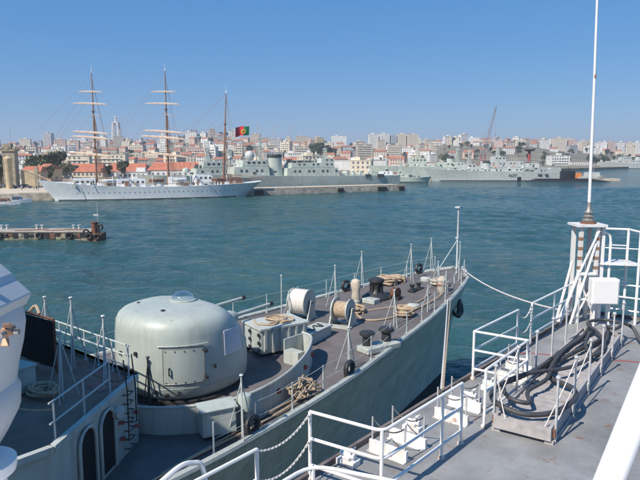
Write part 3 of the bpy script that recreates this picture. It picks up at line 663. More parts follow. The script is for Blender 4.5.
# ---- generic warship, laid out from photo columns and rows at its own distance
def warship(name, label, D, uc, rz, L, beam, zs, m, parts, wl_u=None, bow_sharp=.22, cat='ship'):
    x0 = (uc - 320) / F * D
    t = thing(name, label, cat, (x0, D, 0), rz)
    zb, zm_, zst = zs
    st = []
    for i in range(15):
        f = i / 14; x = -L / 2 + L * f
        taper = min(1, (1 - f) / bow_sharp) ** .6 if f > 1 - bow_sharp else 1
        stern = .82 + .18 * min(1, f / .2)
        b_ = beam / 2 * taper * stern; z = zst + (zm_ - zst) * min(1, f / .4) if f < .4 else zm_ + (zb - zm_) * ((f - .4) / .6) ** 1.6
        st.append((x, max(.08, b_), max(.04, b_ * (.9 - .55 * max(0, (f - .6) / .4))), z, -.06 * L * max(0, (f - .8) / .2)))
    h = hull(st).build('hull', m, t, smooth=True)
    b = MB(); rg = [(x + dx, bw * 1.01 + .04) for x, bb, bw, z, dx in st]
    for s_ in (-1, 1):
        b.loft([[(x, s_ * y, -.3), (x, s_ * (y + .05), .5)] for x, y in rg], close_ring=False, caps=False)
    b.build('boot_topping', 'far_dark', h)
    cs = math.cos(rz); sgn = 1 if cs > 0 else -1
    rn_ = random.Random(int(D)); top_z = max(zs) + .5
    if L > 40:
        for k in range(9):
            b = MB(); x_ = rn_.uniform(-.4, .3) * L; y_ = rn_.uniform(-.35, .35) * beam; b.tube((x_, y_, top_z - 1.5), (x_ + rn_.uniform(-.4, .4), y_, top_z + rn_.uniform(4, 12)), .07, 4, .04); b.build('aerial', m, t)
        for k in range(8):
            b = MB(); x_ = -.42 * L + k * .1 * L; b.lathe([(.25, -.7), (.38, -.6), (.38, .6), (.25, .7)], 8, (x_, beam * .4, top_z + rn_.uniform(-.6, .2)), Matrix.Rotation(math.pi / 2, 3, 'Y')); b.build('raft_canister', rn_.choice(('tallship_white', 'far_dark', 'tallship_white', 'orange')), t)
        r2 = MB()
        for k in range(36):
            x_ = -.48 * L + k * .9 * L / 35; zz_ = lerp_tab([(a_[0], a_[3]) for a_ in st], x_); bb_ = lerp_tab([(a_[0], a_[1]) for a_ in st], x_)
            for s2 in (-1, 1): r2.tube((x_, s2 * bb_ * .97, zz_), (x_, s2 * bb_ * .97, zz_ + 1.1), .045, 4)
        r2.build('guard_posts', m, t, kind='stuff')
    X = lambda u: (u - uc) / F * D / cs
    Z = lambda v: 15 + (155 - v) * D / F
    for p in parts:
        kd = p[0]
        if kd == 'block':
            _, nm, u0, u1, v0, v1, hw, mm_ = p; xa, xb = sorted((X(u0), X(u1))); za, zc = Z(v0), Z(v1); b = MB()
            s_ = .12 * (zc - za)
            b.loft([[(xa, -hw, za), (xb, -hw, za), (xb, hw, za), (xa, hw, za)], [(xa + s_, -hw * .93, zc), (xb - s_, -hw * .93, zc), (xb - s_, hw * .93, zc), (xa + s_, hw * .93, zc)]])
            o = b.build(nm, mm_, t)
            if nm in ('deckhouse', 'bridge') and xb - xa > 3:
                g = MB()
                for s2 in (-1, 1):
                    n = int((xb - xa - 1.5) / 2.2)
                    for k in range(n):
                        if (k * 7 + int(xa)) % 3 == 0 and nm != 'bridge': continue
                        g.box((xa + 1.4 + k * 2.2, s2 * hw * .955, zc - (zc - za) * .36), (1.1 if nm == 'bridge' else .8, hw * .05 + .05, min(.9, (zc - za) * .4)))
                if g.v: g.build('window', 'far_dark', o, kind='stuff')
                r_ = MB()
                for s2 in (-1, 1): r_.tube((xa + .4, s2 * hw * .9, zc + 1), (xb - .4, s2 * hw * .9, zc + 1), .05, 4)
                for k in range(max(2, int((xb - xa) / 2.5)) + 1):
                    xx_ = xa + .4 + (xb - xa - .8) * k / max(2, int((xb - xa) / 2.5))
                    for s2 in (-1, 1): r_.tube((xx_, s2 * hw * .9, zc), (xx_, s2 * hw * .9, zc + 1), .04, 4)
                r_.build('deck_rail', m, o, kind='stuff')
        elif kd == 'funnel':
            _, u0, u1, v0, v1, hw = p; xa, xb = sorted((X(u0), X(u1))); za, zc = Z(v0), Z(v1); c = (xa + xb) / 2; b = MB(); rr = (xb - xa) / 2
            el = lambda k_, z_, o_=0: [(c + o_ + rr * k_ * math.cos(q * math.pi / 7), hw * k_ * math.sin(q * math.pi / 7), z_) for q in range(14)]
            b.loft([el(1.1, za), el(.95, zc, -sgn * .3)]); o = b.build('funnel', m, t, smooth=True)
            b = MB(); b.loft([el(1.0, zc - .9, -sgn * .25), el(1.05, zc - .1, -sgn * .3), el(1.05, zc + .5, -sgn * .3)]); b.build('funnel_cap', 'far_dark', o)
        elif kd == 'mast':
            _, u_, v0, v1, wd = p; x = X(u_); za, zc = Z(v0), Z(v1); b = MB()
            if wd > .5:
                for sx in (-1, 1):
                    for sy in (-1, 1): b.tube((x + sx * wd, sy * wd, za), (x + sx * wd * .3, sy * wd * .3, zc), .14, 5)
                n = 6
                for k in range(n):
                    f0 = k / n; f1 = (k + 1) / n; w0 = wd * (1 - .7 * f0); w1 = wd * (1 - .7 * f1); z0 = za + (zc - za) * f0; z1 = za + (zc - za) * f1
                    for s_ in (-1, 1): b.tube((x - w0, s_ * w0, z0), (x + w1, s_ * w1, z1), .08, 4); b.tube((x + w0, s_ * w0, z0), (x - w1, s_ * w1, z1), .08, 4)
                b.tube((x, 0, zc), (x, 0, zc + 4), .1, 5); b.tube((x, -2.2, zc - .6), (x, 2.2, zc - .6), .1, 5); b.box((x, 0, zc + .4), (1.8, .5, .8))
            else: b.path([(x, 0, za), (x, 0, zc)], [wd, wd * .35], 6)
            b.build('mast', m if wd > .5 else 'spar_cream', t)
        elif kd == 'dome':
            _, u_, v_, r = p; b = MB(); b.lathe([(.01, -r)] + [(r * math.cos(a), r * math.sin(a)) for a in [(-75 + 15 * k) * math.pi / 180 for k in range(11)]] + [(.01, r)], 14, (X(u_), .6, Z(v_)))
            o = b.build('radar_dome', 'far_grey', t, smooth=True); b = MB(); b.tube((X(u_), .6, Z(v_) - r - 3), (X(u_), .6, Z(v_) - r * .8), .6, 8); b.build('pedestal', m, o)
        elif kd == 'gun':
            _, u_, v_, dr = p; x = X(u_); z = Z(v_); b = MB(); b.lathe([(1.5, 0), (1.6, .8), (1.3, 1.7), (.5, 2.1)], 12, (x, 0, z)); o = b.build('gun_mount', m, t, smooth=True); b = MB(); b.tube((x, 0, z + 1.1), (x + dr * 4.5, 0, z + 1.8), .13, 6); b.build('barrel', m, o)
        elif kd == 'dark':
            _, u0, u1, v0, v1 = p; xa, xb = sorted((X(u0), X(u1))); za, zc = Z(v0), Z(v1)
            s_ = 1 if math.cos(rz) < 0 else -1; b = MB(); b.box(((xa + xb) / 2, s_ * (beam / 2 * .955), (za + zc) / 2), (xb - xa, .5, zc - za)); b.build('mooring_port', 'far_dark', t)
        elif kd == 'clutter':
            _, u0, u1, v_, hmax, n = p; b = MB(); rn = random.Random(int(u0 * 10))
            for k in range(n):
                x = X(rn.uniform(u0, u1)); hh = rn.uniform(.4, 1) * hmax; b.box((x, rn.uniform(-2.5, 2.5), Z(v_) + hh / 2), (rn.uniform(.5, 1.6), rn.uniform(.5, 1.5), hh))
            b.build('deck_gear', rn.choice((m, 'far_grey', 'far_dark')), t, kind='stuff')
        elif kd == 'poles':
            _, us, v0, v1 = p
            for u_ in us:
                b = MB(); b.tube((X(u_), 0, Z(v0)), (X(u_), 0, Z(v1)), .09, 5, .05); b.build('pole', 'spar_cream', t)
        elif kd == 'number':
            _, txt, u_, v_, size = p; me = text_mesh(txt, size, .04); me.materials.append(MATS['far_dark'])
            o = bpy.data.objects.new('hull_number', me); COL.objects.link(o); o.parent = t
            s_ = 1 if math.cos(rz) < 0 else -1
            o.location = (X(u_), s_ * (beam / 2 * .985 + .05), Z(v_) - size * .35); o.rotation_euler = (math.pi / 2, 0, math.pi if s_ > 0 else 0)
    return t
pr = math.pi
rzA = PIER_RZ + pr
pA = on_pier(.55, 19)
warship('warship', 'long pale green warship with big deckhouse moored stern right behind the stone pier', pA.y, 320 + F * pA.x / pA.y - 12, rzA, 92, 10.5, (7.6, 6.2, 5.8), 'far_green', [
    ('block', 'deckhouse', 283, 334, 176, 167.5, 4.9, 'far_green'), ('block', 'deckhouse', 288, 330, 167.5, 162.5, 4.2, 'far_green'), ('block', 'bridge', 318, 331, 162.5, 158.5, 3.2, 'far_green'),
    ('funnel', 270, 283, 176, 155.5, 2.4), ('block', 'deckhouse', 236, 268, 176, 166, 4.4, 'far_green'), ('block', 'bridge', 244, 266, 166, 160, 3.8, 'far_green'),
    ('dome', 253, 155.5, 2.0), ('mast', 263, 160, 141, 1.3), ('poles', (260, 275.5, 291), 165, 124), ('mast', 325, 159, 150, .8), ('gun', 346, 176, -1), ('clutter', 337, 384, 175, 1.5, 14),
    ('dark', 361, 367, 178, 174.5), ('dark', 374, 381, 178, 174.5), ('clutter', 284, 330, 162.5, 1.6, 10)], bow_sharp=.25)
pB = on_pier(.25, 36)
warship('warship', 'pale green warship with dark bridge windows half hidden behind the tall ship mizzen mast', pB.y, 218, rzA, 70, 9.5, (7, 6, 5.5), 'far_green', [
    ('block', 'deckhouse', 196, 240, 176, 168, 4.2, 'far_green'), ('block', 'bridge', 203, 224, 168, 161.5, 3.6, 'far_green'), ('mast', 209, 161.5, 150, 1.0), ('mast', 230, 168, 152, 1.2), ('gun', 190, 172, 1), ('clutter', 198, 238, 168, 1.8, 12), ('dome', 229, 158, .9)])
warship('warship', 'bulky pale green warship with black-topped funnel moored at the far basin left end', 398, 425, pr, 74, 10.5, (8.5, 7.6, 6.6), 'far_green', [
    ('block', 'deckhouse', 402, 436, 167.5, 163.5, 4.4, 'far_green'), ('block', 'bridge', 408, 425, 163.5, 158, 3.6, 'far_green'), ('mast', 417, 158, 148, 1.1), ('funnel', 446, 453, 166, 157, 2.0), ('block', 'deckhouse', 437, 462, 167.5, 162, 4, 'far_green'), ('mast', 456, 162, 150, 1.0), ('clutter', 400, 470, 166, 2.2, 20), ('poles', (399, 431, 440), 165, 152), ('gun', 400, 168, 1)])
warship('warship', 'light grey frigate with hull number lying in front of the far warships', 366, 490, pr, 78, 10, (7.2, 5.6, 5.2), 'far_grey', [
    ('block', 'deckhouse', 456, 500, 172.5, 168.5, 4.0, 'far_grey'), ('block', 'bridge', 462, 474, 168.5, 164, 3.2, 'far_grey'), ('mast', 468, 164, 152, 1.0), ('funnel', 482, 489, 168.5, 161.5, 1.6), ('block', 'deckhouse', 502, 520, 172.5, 168, 3.6, 'far_grey'), ('mast', 497, 168.5, 157, .8), ('gun', 448, 172, 1), ('clutter', 452, 545, 172.0, 1.9, 26), ('clutter', 440, 455, 172, 1.2, 5), ('number', 'F477', 509, 175, 2.3), ('poles', (479, 515, 533), 170, 158), ('dark', 534, 538, 175, 173.4), ('dark', 541, 544, 175, 173.4)])
warship('warship', 'grey warship with dark red funnel moored behind the numbered frigate', 402, 508, pr, 64, 10, (8, 7.4, 7), 'far_grey', [
    ('block', 'deckhouse', 480, 520, 167, 161, 4.2, 'far_grey'), ('block', 'bridge', 490, 503, 161, 156.5, 3.4, 'far_grey'), ('mast', 496, 156.5, 147, 1.0), ('block', 'deckhouse', 522, 536, 167, 163, 3.6, 'far_grey'), ('clutter', 480, 540, 164, 2.2, 16), ('poles', (486, 512, 539), 165, 153)])
fd = thing('dark_red_stack', 'dark red dockside chimney behind the submarine', 'chimney', ((527.5 - 320) / F * 470, 470, 0))
b = MB(); b.lathe([(1.3, 0), (1.1, 17.5), (3.4, 18.2), (3.4, 18.9)], 14); b.build('shaft', 'crane_red', fd); b = MB(); b.lathe([(4.2, 18.9), (4.2, 19.7)], 14); b.build('cap', 'far_dark', fd)
warship('patrol_boat', 'small green patrol boat lying right of the stone pier end', 345, 404, 0, 30, 6, (3.2, 2.6, 2.4), 'far_green', [
    ('block', 'deckhouse', 392, 408, 177, 173.8, 2.0, 'far_green'), ('block', 'bridge', 397, 404, 173.8, 171, 1.6, 'far_green'), ('mast', 400, 171, 163, .6), ('clutter', 386, 420, 176.5, .9, 8)], cat='boat')
warship('work_boat', 'small grey work boat behind the pier end with red and yellow gear', 372, 388, 0, 28, 6, (3.5, 3, 2.8), 'far_grey', [
    ('block', 'deckhouse', 378, 392, 175.5, 171, 2.0, 'tallship_white'), ('block', 'gear_box', 393, 397, 175, 172, 1.2, 'red_paint'), ('mast', 386, 171, 160, .6)], cat='boat')
sb = thing('submarine', 'black submarine with tall sail lying in front of the numbered frigate', 'submarine', ((566 - 320) / F * 352, 352, 0))
Ls = 57; b = MB(); rg = []
for i in range(17):
    f = i / 16; x = -Ls / 2 + Ls * f; r = 2.6 * math.sin(max(.06, min(1, f / .25)) * pr / 2) * (math.sin(max(.05, min(1, (1 - f) / .35)) * pr / 2) ** .7)
    rg.append([(x, r * math.cos(a * pr / 6), -1.0 + r * math.sin(a * pr / 6)) for a in range(12)])
b.loft(rg); b.build('hull', 'far_black', sb, smooth=True)
b = MB(); b.loft([[(x, y * k, z) for x, y in ((-4.2, 0), (-3.4, .9), (0, 1.1), (3.4, .8), (4.6, 0), (3.4, -.8), (0, -1.1), (-3.4, -.9))] for z, k in ((1.2, 1), (5.4, .92), (6.0, .75))]); sa = b.build('sail', 'far_black', sb, smooth=True)
b = MB(); b.tube((.5, 0, 6), (.5, 0, 9), .12, 6); b.tube((1.6, 0, 6), (1.6, 0, 8), .09, 6); b.build('periscope', 'far_black', sa)
b = MB(); b.box((0, 0, 1.65), (40, 1.6, .25)); b.build('casing', 'far_black', sb)
b = MB(); b.box((-27, 0, 1.4), (2.2, .3, 2.6)); b.build('tail_fin', 'far_black', sb)
warship('harbour_launch', 'orange and grey launch behind the submarine sail', 366, 590, 0, 16, 4.5, (3, 2.6, 2.4), 'far_grey', [('block', 'wheelhouse', 583, 598, 178, 172, 1.6, 'far_grey'), ('block', 'cargo_net', 574, 580, 178, 172.5, 1.4, 'orange'), ('poles', (592,), 174, 166)], cat='boat')
warship('warship', 'grey corvette alone at the far right beyond the whip aerial', 700, 628, pr, 74, 10, (7.5, 6, 5.5), 'far_grey', [
    ('block', 'deckhouse', 610, 640, 163, 160, 4, 'far_grey'), ('block', 'bridge', 617, 628, 160, 157, 3.4, 'far_grey'), ('mast', 622, 157, 149, 1.2), ('funnel', 633, 638, 160, 156, 1.7), ('gun', 606, 163, 1), ('clutter', 602, 650, 162.5, 2, 14)])
for lab, u0, u1, D_, dp in (('left', 414, 440, 368, 6), ('right', 594, 619, 362, 7)):
    b = MB(); b.box((((u0 + u1) / 2 - 320) / F * D_, D_ + dp / 2, .4), ((u1 - u0) / F * D_, dp, 1.8)); structure(b.build('pier', 'quay_stone'))

# ---- small motor boats at the left quay
for k, (u, v, ln, m1, m2, lab) in enumerate(((6, 204.5, 8.5, 'tallship_white', 'boat_brown', 'white motorboat with brown cabin moored at the left edge of the quay'), (18, 202.5, 8.0, 'tallship_white', 'boat_blue', 'white motorboat with blue canopy moored right of the brown-cabin boat'))):
    t = thing('motor_boat', lab, 'boat', P(u, v, 0), .12 + .1 * k, 'small motorboats at the quay')
    rg = []
    for i in range(9):
        f = i / 8; x = -ln / 2 + ln * f; bw = 1.35 * (1 if f < .5 else max(.05, 1 - ((f - .5) / .5) ** 2)); z = .8 + .5 * f * f
        rg.append([(x, -bw, z), (x, -bw * .8, -.3), (x, bw * .8, -.3), (x, bw, z)])
    b = MB(); b.loft(rg); b.build('hull', m1, t, smooth=True)
    b = MB(); b.loft([[(-1.6, -.95, .8), (1.6, -.8, .9), (1.6, .8, .9), (-1.6, .95, .8)], [(-1.4, -.8, 1.9), (.7, -.65, 1.9), (.7, .65, 1.9), (-1.4, .8, 1.9)]]); c = b.build('cabin', m2, t)
    b = MB(); b.box((-.4, -.93, 1.4), (1.6, .12, .5)); b.build('window', 'far_dark', c)
    b = MB(); b.tube((-.6, 0, 1.8), (-.6, 0, 4.0), .05, 5); b.build('pole', 'white_paint', t)

# ---- people and cars on the quay
person_mat('clothes_dark', (.03, .035, .05), (.02, .022, .03)); person_mat('clothes_blue', (.05, .09, .2), (.03, .03, .04)); person_mat('clothes_white', (.6, .6, .6), (.05, .06, .1))
def person_base():
    bm = bmesh.new(); V = {}
    J = dict(pel=(0, 0, .95, .14), spine=(0, 0, 1.15, .13), chest=(0, 0, 1.38, .15), neck=(0, 0, 1.5, .06), head=(0, -.02, 1.62, .1), crown=(0, 0, 1.72, .075),
             shl=(.19, 0, 1.42, .065), ell=(.25, .02, 1.13, .05), wrl=(.26, -.08, .88, .035), hal=(.26, -.1, .78, .035), shr=(-.19, 0, 1.42, .065), elr=(-.25, .02, 1.13, .05), wrr=(-.25, -.08, .88, .035), har=(-.25, -.1, .78, .035),
             hpl=(.1, 0, .9, .1), knl=(.11, -.02, .5, .07), anl=(.12, .02, .09, .05), tol=(.13, -.15, .04, .04), hpr=(-.1, 0, .9, .1), knr=(-.12, -.02, .5, .07), anr=(-.13, .03, .09, .05), tor=(-.14, -.14, .04, .04))
    sk = bm.verts.layers.skin.verify()
    for k, (x, y, z, r) in J.items():
        v = bm.verts.new((x, y, z)); v[sk].radius = (r, r); V[k] = v
    V['pel'][sk].use_root = True
    for a, c in ('pel spine', 'spine chest', 'chest neck', 'neck head', 'head crown', 'chest shl', 'shl ell', 'ell wrl', 'wrl hal', 'chest shr', 'shr elr', 'elr wrr', 'wrr har', 'pel hpl', 'hpl knl', 'knl anl', 'anl tol', 'pel hpr', 'hpr knr', 'knr anr', 'anr tor') if False else [s.split() for s in ('pel spine', 'spine chest', 'chest neck', 'neck head', 'head crown', 'chest shl', 'shl ell', 'ell wrl', 'wrl hal', 'chest shr', 'shr elr', 'elr wrr', 'wrr har', 'pel hpl', 'hpl knl', 'knl anl', 'anl tol', 'pel hpr', 'hpr knr', 'knr anr', 'anr tor')]:
        bm.edges.new((V[a], V[c]))
    me = bpy.data.meshes.new('person'); bm.to_mesh(me); bm.free()
    o = bpy.data.objects.new('person', me); COL.objects.link(o); o.modifiers.new('skin', 'SKIN'); ss = o.modifiers.new('sub', 'SUBSURF'); ss.levels = 1; ss.render_levels = 1
    dg = bpy.context.evaluated_depsgraph_get(); m2 = bpy.data.meshes.new_from_object(o.evaluated_get(dg)); bpy.data.objects.remove(o, do_unlink=True); return m2
pm = person_base()
for k, (u, D_, rz, m_, lab) in enumerate(((22.5, 226, .5, 'clothes_white', 'person in white top standing by the stone wall on the quay'), (34.5, 226, 2.0, 'clothes_dark', 'person in dark clothes, left of the three before the quayside house'), (37, 225, .3, 'clothes_dark', 'person in dark clothes, middle of the three before the quayside house'), (38.8, 226, -1.4, 'clothes_blue', 'person in blue top, right of the three before the quayside house'))):
    me = pm.copy(); me.materials.clear(); me.materials.append(MATS[m_])
    o = bpy.data.objects.new('person', me); COL.objects.link(o); o.location = ((u - 320) / F * D_, D_, QZ + .02); o.rotation_euler = (0, 0, rz); tag(o, lab, 'person', 'people on the quay')
    me.shade_smooth()
def car(u, D_, rz, m_, lab):
    t = thing('parked_car', lab, 'car', ((u - 320) / F * D_, D_, QZ + .02), rz, 'cars on the quay')
    prof = [(-2.05, .3), (2.05, .3), (2.1, .62), (1.95, .85), (1.0, .95), (-1.9, .95), (-2.1, .7)]
    b = MB(); b.loft([[(x, s_, z) for x, z in prof] for s_ in (-.82, .82)]); b.build('body', m_, t, bevel=.05)
    cab = [(-1.75, .95), (1.0, .95), (.35, 1.45), (-1.4, 1.45)]
    b = MB(); b.loft([[(x, s_ * (.78 if z < 1 else .62), z) for x, z in cab] for s_ in (-1, 1)]); c = b.build('cabin', 'far_dark', t)
    b = MB(); b.box((-.5, 0, 1.47), (1.7, 1.2, .05)); b.build('roof', m_, c)
    for x in (-1.3, 1.3):
        for s_ in (-1, 1):
            b = MB(); b.lathe([(.2, -.1), (.31, -.1), (.31, .1), (.2, .1)], 14, (x, s_ * .76, .31), Matrix.Rotation(math.pi / 2, 3, 'X')); b.build('wheel', 'black_rubber', t)
    for s_ in (-1, 1):
        b = MB(); b.box((2.08, s_ * .55, .7), (.08, .3, .14)); b.build('headlight', 'white_paint', t)
car(5, 240, .2, 'far_dark', 'dark car parked at the foot of the stone tower'); car(13, 238, .15, 'boat_blue', 'blue car parked right of the dark one below the tower'); car(27, 240, .1, 'far_dark', 'dark car parked beside the ochre stone wall')

# ---- rusty floating pontoon
fl_ = P(-20, 239.5, 0); fr_ = P(90, 239.5, 0)
pt = thing('pontoon', 'old stained mooring pontoon with rusty plates at the left', 'pontoon', (fr_.x, fr_.y, 0))
Lp = fr_.x - fl_.x
b = MB(); b.box((-Lp / 2, 2.4, .5), (Lp, 4.8, 1.6)); b.build('hull', 'pontoon_side', pt)
b = MB(); b.box((-Lp / 2, 2.4, 1.36), (Lp + .3, 5.1, .14)); b.build('deck', 'pontoon_top', pt)
rn = random.Random(5)
for k in range(26):
    w_ = rn.uniform(.5, 1.5); b = MB(); b.box((-1 - k * .95, -.06, rn.uniform(.55, .95)), (w_, .12, rn.uniform(.4, .9))); b.build('fender_plate', rn.choice(('rust', 'black_rubber', 'pontoon_top', 'pontoon_side', 'black_rubber')), pt)
for k, x in enumerate((-3.6, -9, -16.2)):
    b = MB(); b.path([(x + .5 * math.cos(a * pr / 8), -.2, .75 + .5 * math.sin(a * pr / 8)) for a in range(16)], .16, 8, closed=True); b.build('tyre', 'black_rubber', pt, smooth=True)
for k, x in enumerate((-4.2, -17.5, -11)):
    b = MB(); b.lathe([(.25, 1.4), (.2, 2.0), (.36, 2.1), (.36, 2.25)], 10, (x, 3.6, 0)); b.lathe([(.25, 1.4), (.2, 2.0), (.36, 2.1), (.36, 2.25)], 10, (x + 1, 3.6, 0)); b.build('bollard', 'rail_grey', pt, smooth=True)
b = MB(); b.path(catmull([(-14, 1.2, 1.48), (-10, 2, 1.5), (-7, 1.5, 1.48), (-4, 2.4, 1.5), (-2, 2, 1.48)]), .12, 6); b.build('hose', 'rust', pt, smooth=True)
dl = thing('mooring_dolphin', 'rusty winch drum on a tyre-hung float at the pontoon end', 'float', (fr_.x + .9, fr_.y + .8, 0))
b = MB(); b.box((0, 0, .35), (2.6, 2.6, 1.5)); b.build('float', 'rust', dl)
b = MB(); b.lathe([(.55, 1.1), (.55, 2.9), (.65, 2.95), (.65, 3.1)], 14, (-.3, 0, 0)); b.build('drum', 'rust', dl, smooth=True)
for k, (x, y, z) in enumerate(((1.15, -1.2, 2.3), (.6, -1.45, .6), (-.8, -1.45, .7), (-1.3, -1.4, 1.4))):
    b = MB(); b.path([(x + .45 * math.cos(a * pr / 8), y, z + .45 * math.sin(a * pr / 8)) for a in range(16)], .17, 8, closed=True); b.build('tyre', 'black_rubber', dl, smooth=True)
b = MB(); b.tube((1.0, -1.2, .8), (1.0, -1.2, 2.6), .12, 6); b.build('post', 'black_iron', dl)
b = MB(); b.tube((.2, .5, 1.1), (.2, .5, 6.6), .06, 6, .04); b.box((-.1, .5, 4.3), (.9, .06, .35)); b.tube((-.5, .5, 1.1), (.2, .5, 3), .04, 5); b.build('light_mast', 'rail_grey', dl)

# ================================================================== NEAR WARSHIP (left), local x = starboard, y = ahead, s = metres aft of the stem
BOW = Vector((9.32, 40.35, 0)); FA = R(40)
f_ax = Vector((math.sin(FA), math.cos(FA), 0)); f_st = Vector((math.cos(FA), -math.sin(FA), 0))
def FR(s, t, z): return BOW - f_ax * s + f_st * t + Vector((0, 0, z))
def zd(s): return 6.3 + 1.3 * max(0, 1 - s / 25) ** 1.5
HB = [(0, .12), (.6, .62), (2.2, 1.65), (4, 2.2), (6.5, 2.85), (8.4, 3.25), (10, 3.6), (13.4, 4.15), (18, 4.9), (21, 5.25), (26, 5.65), (34, 5.85), (70, 5.8), (84, 5.2)]
HWL = [(0, .04), (2, .3), (6, 1.1), (12, 2.3), (20, 3.7), (30, 4.9), (45, 5.4), (70, 5.2), (84, 4.4)]
def hb(s): return lerp_tab(HB, s)
def fthing(name, label, cat, s, t, z=None, rz=0.0, group=None):
    return thing(name, label, cat, FR(s, t, zd(s) if z is None else z), -FA + rz, group)
fg = thing('warship', 'grey green warship moored alongside with dark deck and enclosed gun house', 'ship', BOW, -FA)
SS = [0, .3, .7, 1.3, 2.2, 3.2, 4.4, 6, 8, 10, 12.5, 15, 18, 21, 24, 27, 31, 36, 44, 56, 70, 84]
def hull_rings(zf):
    rings = []
    for s in SS:
        z1 = zd(s); row = []
        for z in zf(z1):
            q = max(0, z / z1); rk = 2.6 * (1 - q) * math.exp(-s / 7.0)
            wv = lerp_tab(HWL, s) * .8 + (hb(s) - lerp_tab(HWL, s) * .8) * (q ** 1.55 if q > 0 else 0)
            row.append((wv, -s - rk, z))
        rings.append(row)
    return rings
for nm, mt, zf in (('hull_side', 'hull_paint', lambda z1: [z1 - .04, z1 * .9, z1 * .78, z1 * .62, z1 * .48, z1 * .34, z1 * .24, 1.1]), ('boot_topping', 'boot_paint', lambda z1: [1.1, .6, 0, -.8])):
    rr = hull_rings(zf); b = MB()
    b.loft(rr, close_ring=False, caps=False); b.loft([[(-x, y, z) for x, y, z in r] for r in rr], close_ring=False, caps=False)
    b.add([rr[-1][i] for i in range(len(rr[-1]))] + [(-x, y, z) for x, y, z in reversed(rr[-1])], [tuple(range(2 * len(rr[-1])))])
    me = b.build(nm, mt, fg, smooth=True)
for q_ in (.9, .62, .34):
    for sg in (-1, 1):
        b = MB(); b.path([(sg * (r[0] + .004), r[1], r[2]) for r in [row[0] for row in hull_rings(lambda z1: [z1 * q_])][3:]], .012, 5); b.build('plate_seam', 'hull_paint', fg)
b = MB(); nS = 60; rows = []
for i in range(nS + 1):
    s = 84 * (i / nS) ** 1.5; w_ = hb(s) - .05; rows.append([(-w_, -s - .05, zd(s)), (-w_ * .5, -s - .05, zd(s) + .04), (0, -s - .05, zd(s) + .06), (w_ * .5, -s - .05, zd(s) + .04), (w_, -s - .05, zd(s))])
b.loft(rows, close_ring=False, caps=False); b.build('deck', 'deck_dark', fg)
for s_ in (-1, 1):
    b = MB(); b.path([(s_ * (hb(84 * (i / 80) ** 1.5) - .02), -84 * (i / 80) ** 1.5, zd(84 * (i / 80) ** 1.5) + .02) for i in range(81)], .13, 8); b.build('gunwale', 'warship_paint', fg, smooth=True)
# deckhouse abaft the turret (angled front wings) and bridge block behind it
DZ = 8.35
dh = [(-3.0, -26.7), (3.0, -26.7), (5.55, -30.6), (5.55, -46), (-5.55, -46), (-5.55, -30.6)]
o_dh = MB().prism(dh, 6.0, DZ - .06).build('deckhouse', 'warship_paint', fg)
MB().prism(dh, DZ - .06, DZ).build('upper_deck', 'deck_brown', o_dh)
ed = MB()
for (a, c) in zip(dh[:3] + [dh[5], dh[0]], dh[1:4] + [dh[0], dh[1]]): ed.bar((a[0], a[1], DZ + .02), (c[0], c[1], DZ + .02), .16, .16)
ed.build('deck_edge', 'warship_paint', o_dh)
pp = MB()
for (x, y, w_, d_) in ((2.2, -27.15, 1.3, .5), (2.85, -27.7, .8, .7), (.4, -27.05, .5, .3)): pp.box((x, y, DZ + .008), (w_, d_, .016))
pp.build('primer_patch', 'primer_red', o_dh, kind='stuff')
for (z0, z1, y0, y1, hw) in ((DZ, 11.0, -33.4, -46, 5.2), (11.0, 13.6, -34.2, -44, 5.0), (13.6, 18.3, -35.8, -42, 4.7)):
    b = MB(); b.loft([[(-hw, y0, z0), (hw, y0, z0), (hw, y1, z0), (-hw, y1, z0)], [(-hw * .97, y0 - .25, z1), (hw * .97, y0 - .25, z1), (hw * .97, y1, z1), (-hw * .97, y1, z1)]]); o = b.build('bridge_block', 'warship_paint', fg)
    for k in range(int(hw * 2 / 1.2)):
        g = MB(); g.box((-hw + .7 + k * 1.2, y0 - .1, z0 + (z1 - z0) * .62), (.8, .14, .7)); g.build('window', 'window_glass', o)
b = MB(); b.path([(0, -58, 6), (0, -58, 28)], [.5, .2], 10); b.tube((-3, -58, 24), (3, -58, 24), .1, 6); b.build('mast', 'warship_paint', fg, smooth=True)
# doors and rungs on the angled starboard wall
wa = Vector((3.0, -26.7, 0)); wb = Vector((5.55, -30.6, 0)); wd_ = (wb - wa).normalized(); wn_ = Vector((-wd_.y, wd_.x, 0))
if wn_.x < 0: wn_ = -wn_
def onwall(d, z, off=0.0): p = wa + wd_ * d + wn_ * off; return Vector((p.x, p.y, z))
def arch(cx, w_, z0, z1, off, th):
    pts = [(-w_ / 2, z0), (w_ / 2, z0)] + [(w_ / 2 * math.cos(a), z1 - w_ / 2 + w_ / 2 * math.sin(a)) for a in [k * math.pi / 8 for k in range(9)]]
    return MB().loft([[onwall(cx + x, z, off) for x, z in pts], [onwall(cx + x, z, off + th) for x, z in pts]])
for k, cx in enumerate((2.05, 3.15)):
    o = arch(cx, .78, 6.45, DZ - .18, -.02, .05).build('door_opening', 'black_canvas', o_dh)
    pts = [onwall(cx - .42, 6.42, .06)] + [onwall(cx + .42 * math.cos(a), DZ - .18 - .39 + .42 * math.sin(a), .06) for a in [math.pi - j * math.pi / 8 for j in range(9)]] + [onwall(cx + .42, 6.42, .06)]
    fr = MB(); fr.path(pts, .05, 6); fr.build('door_frame', 'warship_paint', o)
for k in range(7):
    b = MB(); z = 6.55 + k * .27; b.path([onwall(.62, z, 0), onwall(.62, z, .16), onwall(.96, z, .16), onwall(.96, z, 0)], .018, 6); b.build('rung', 'black_iron', o_dh)
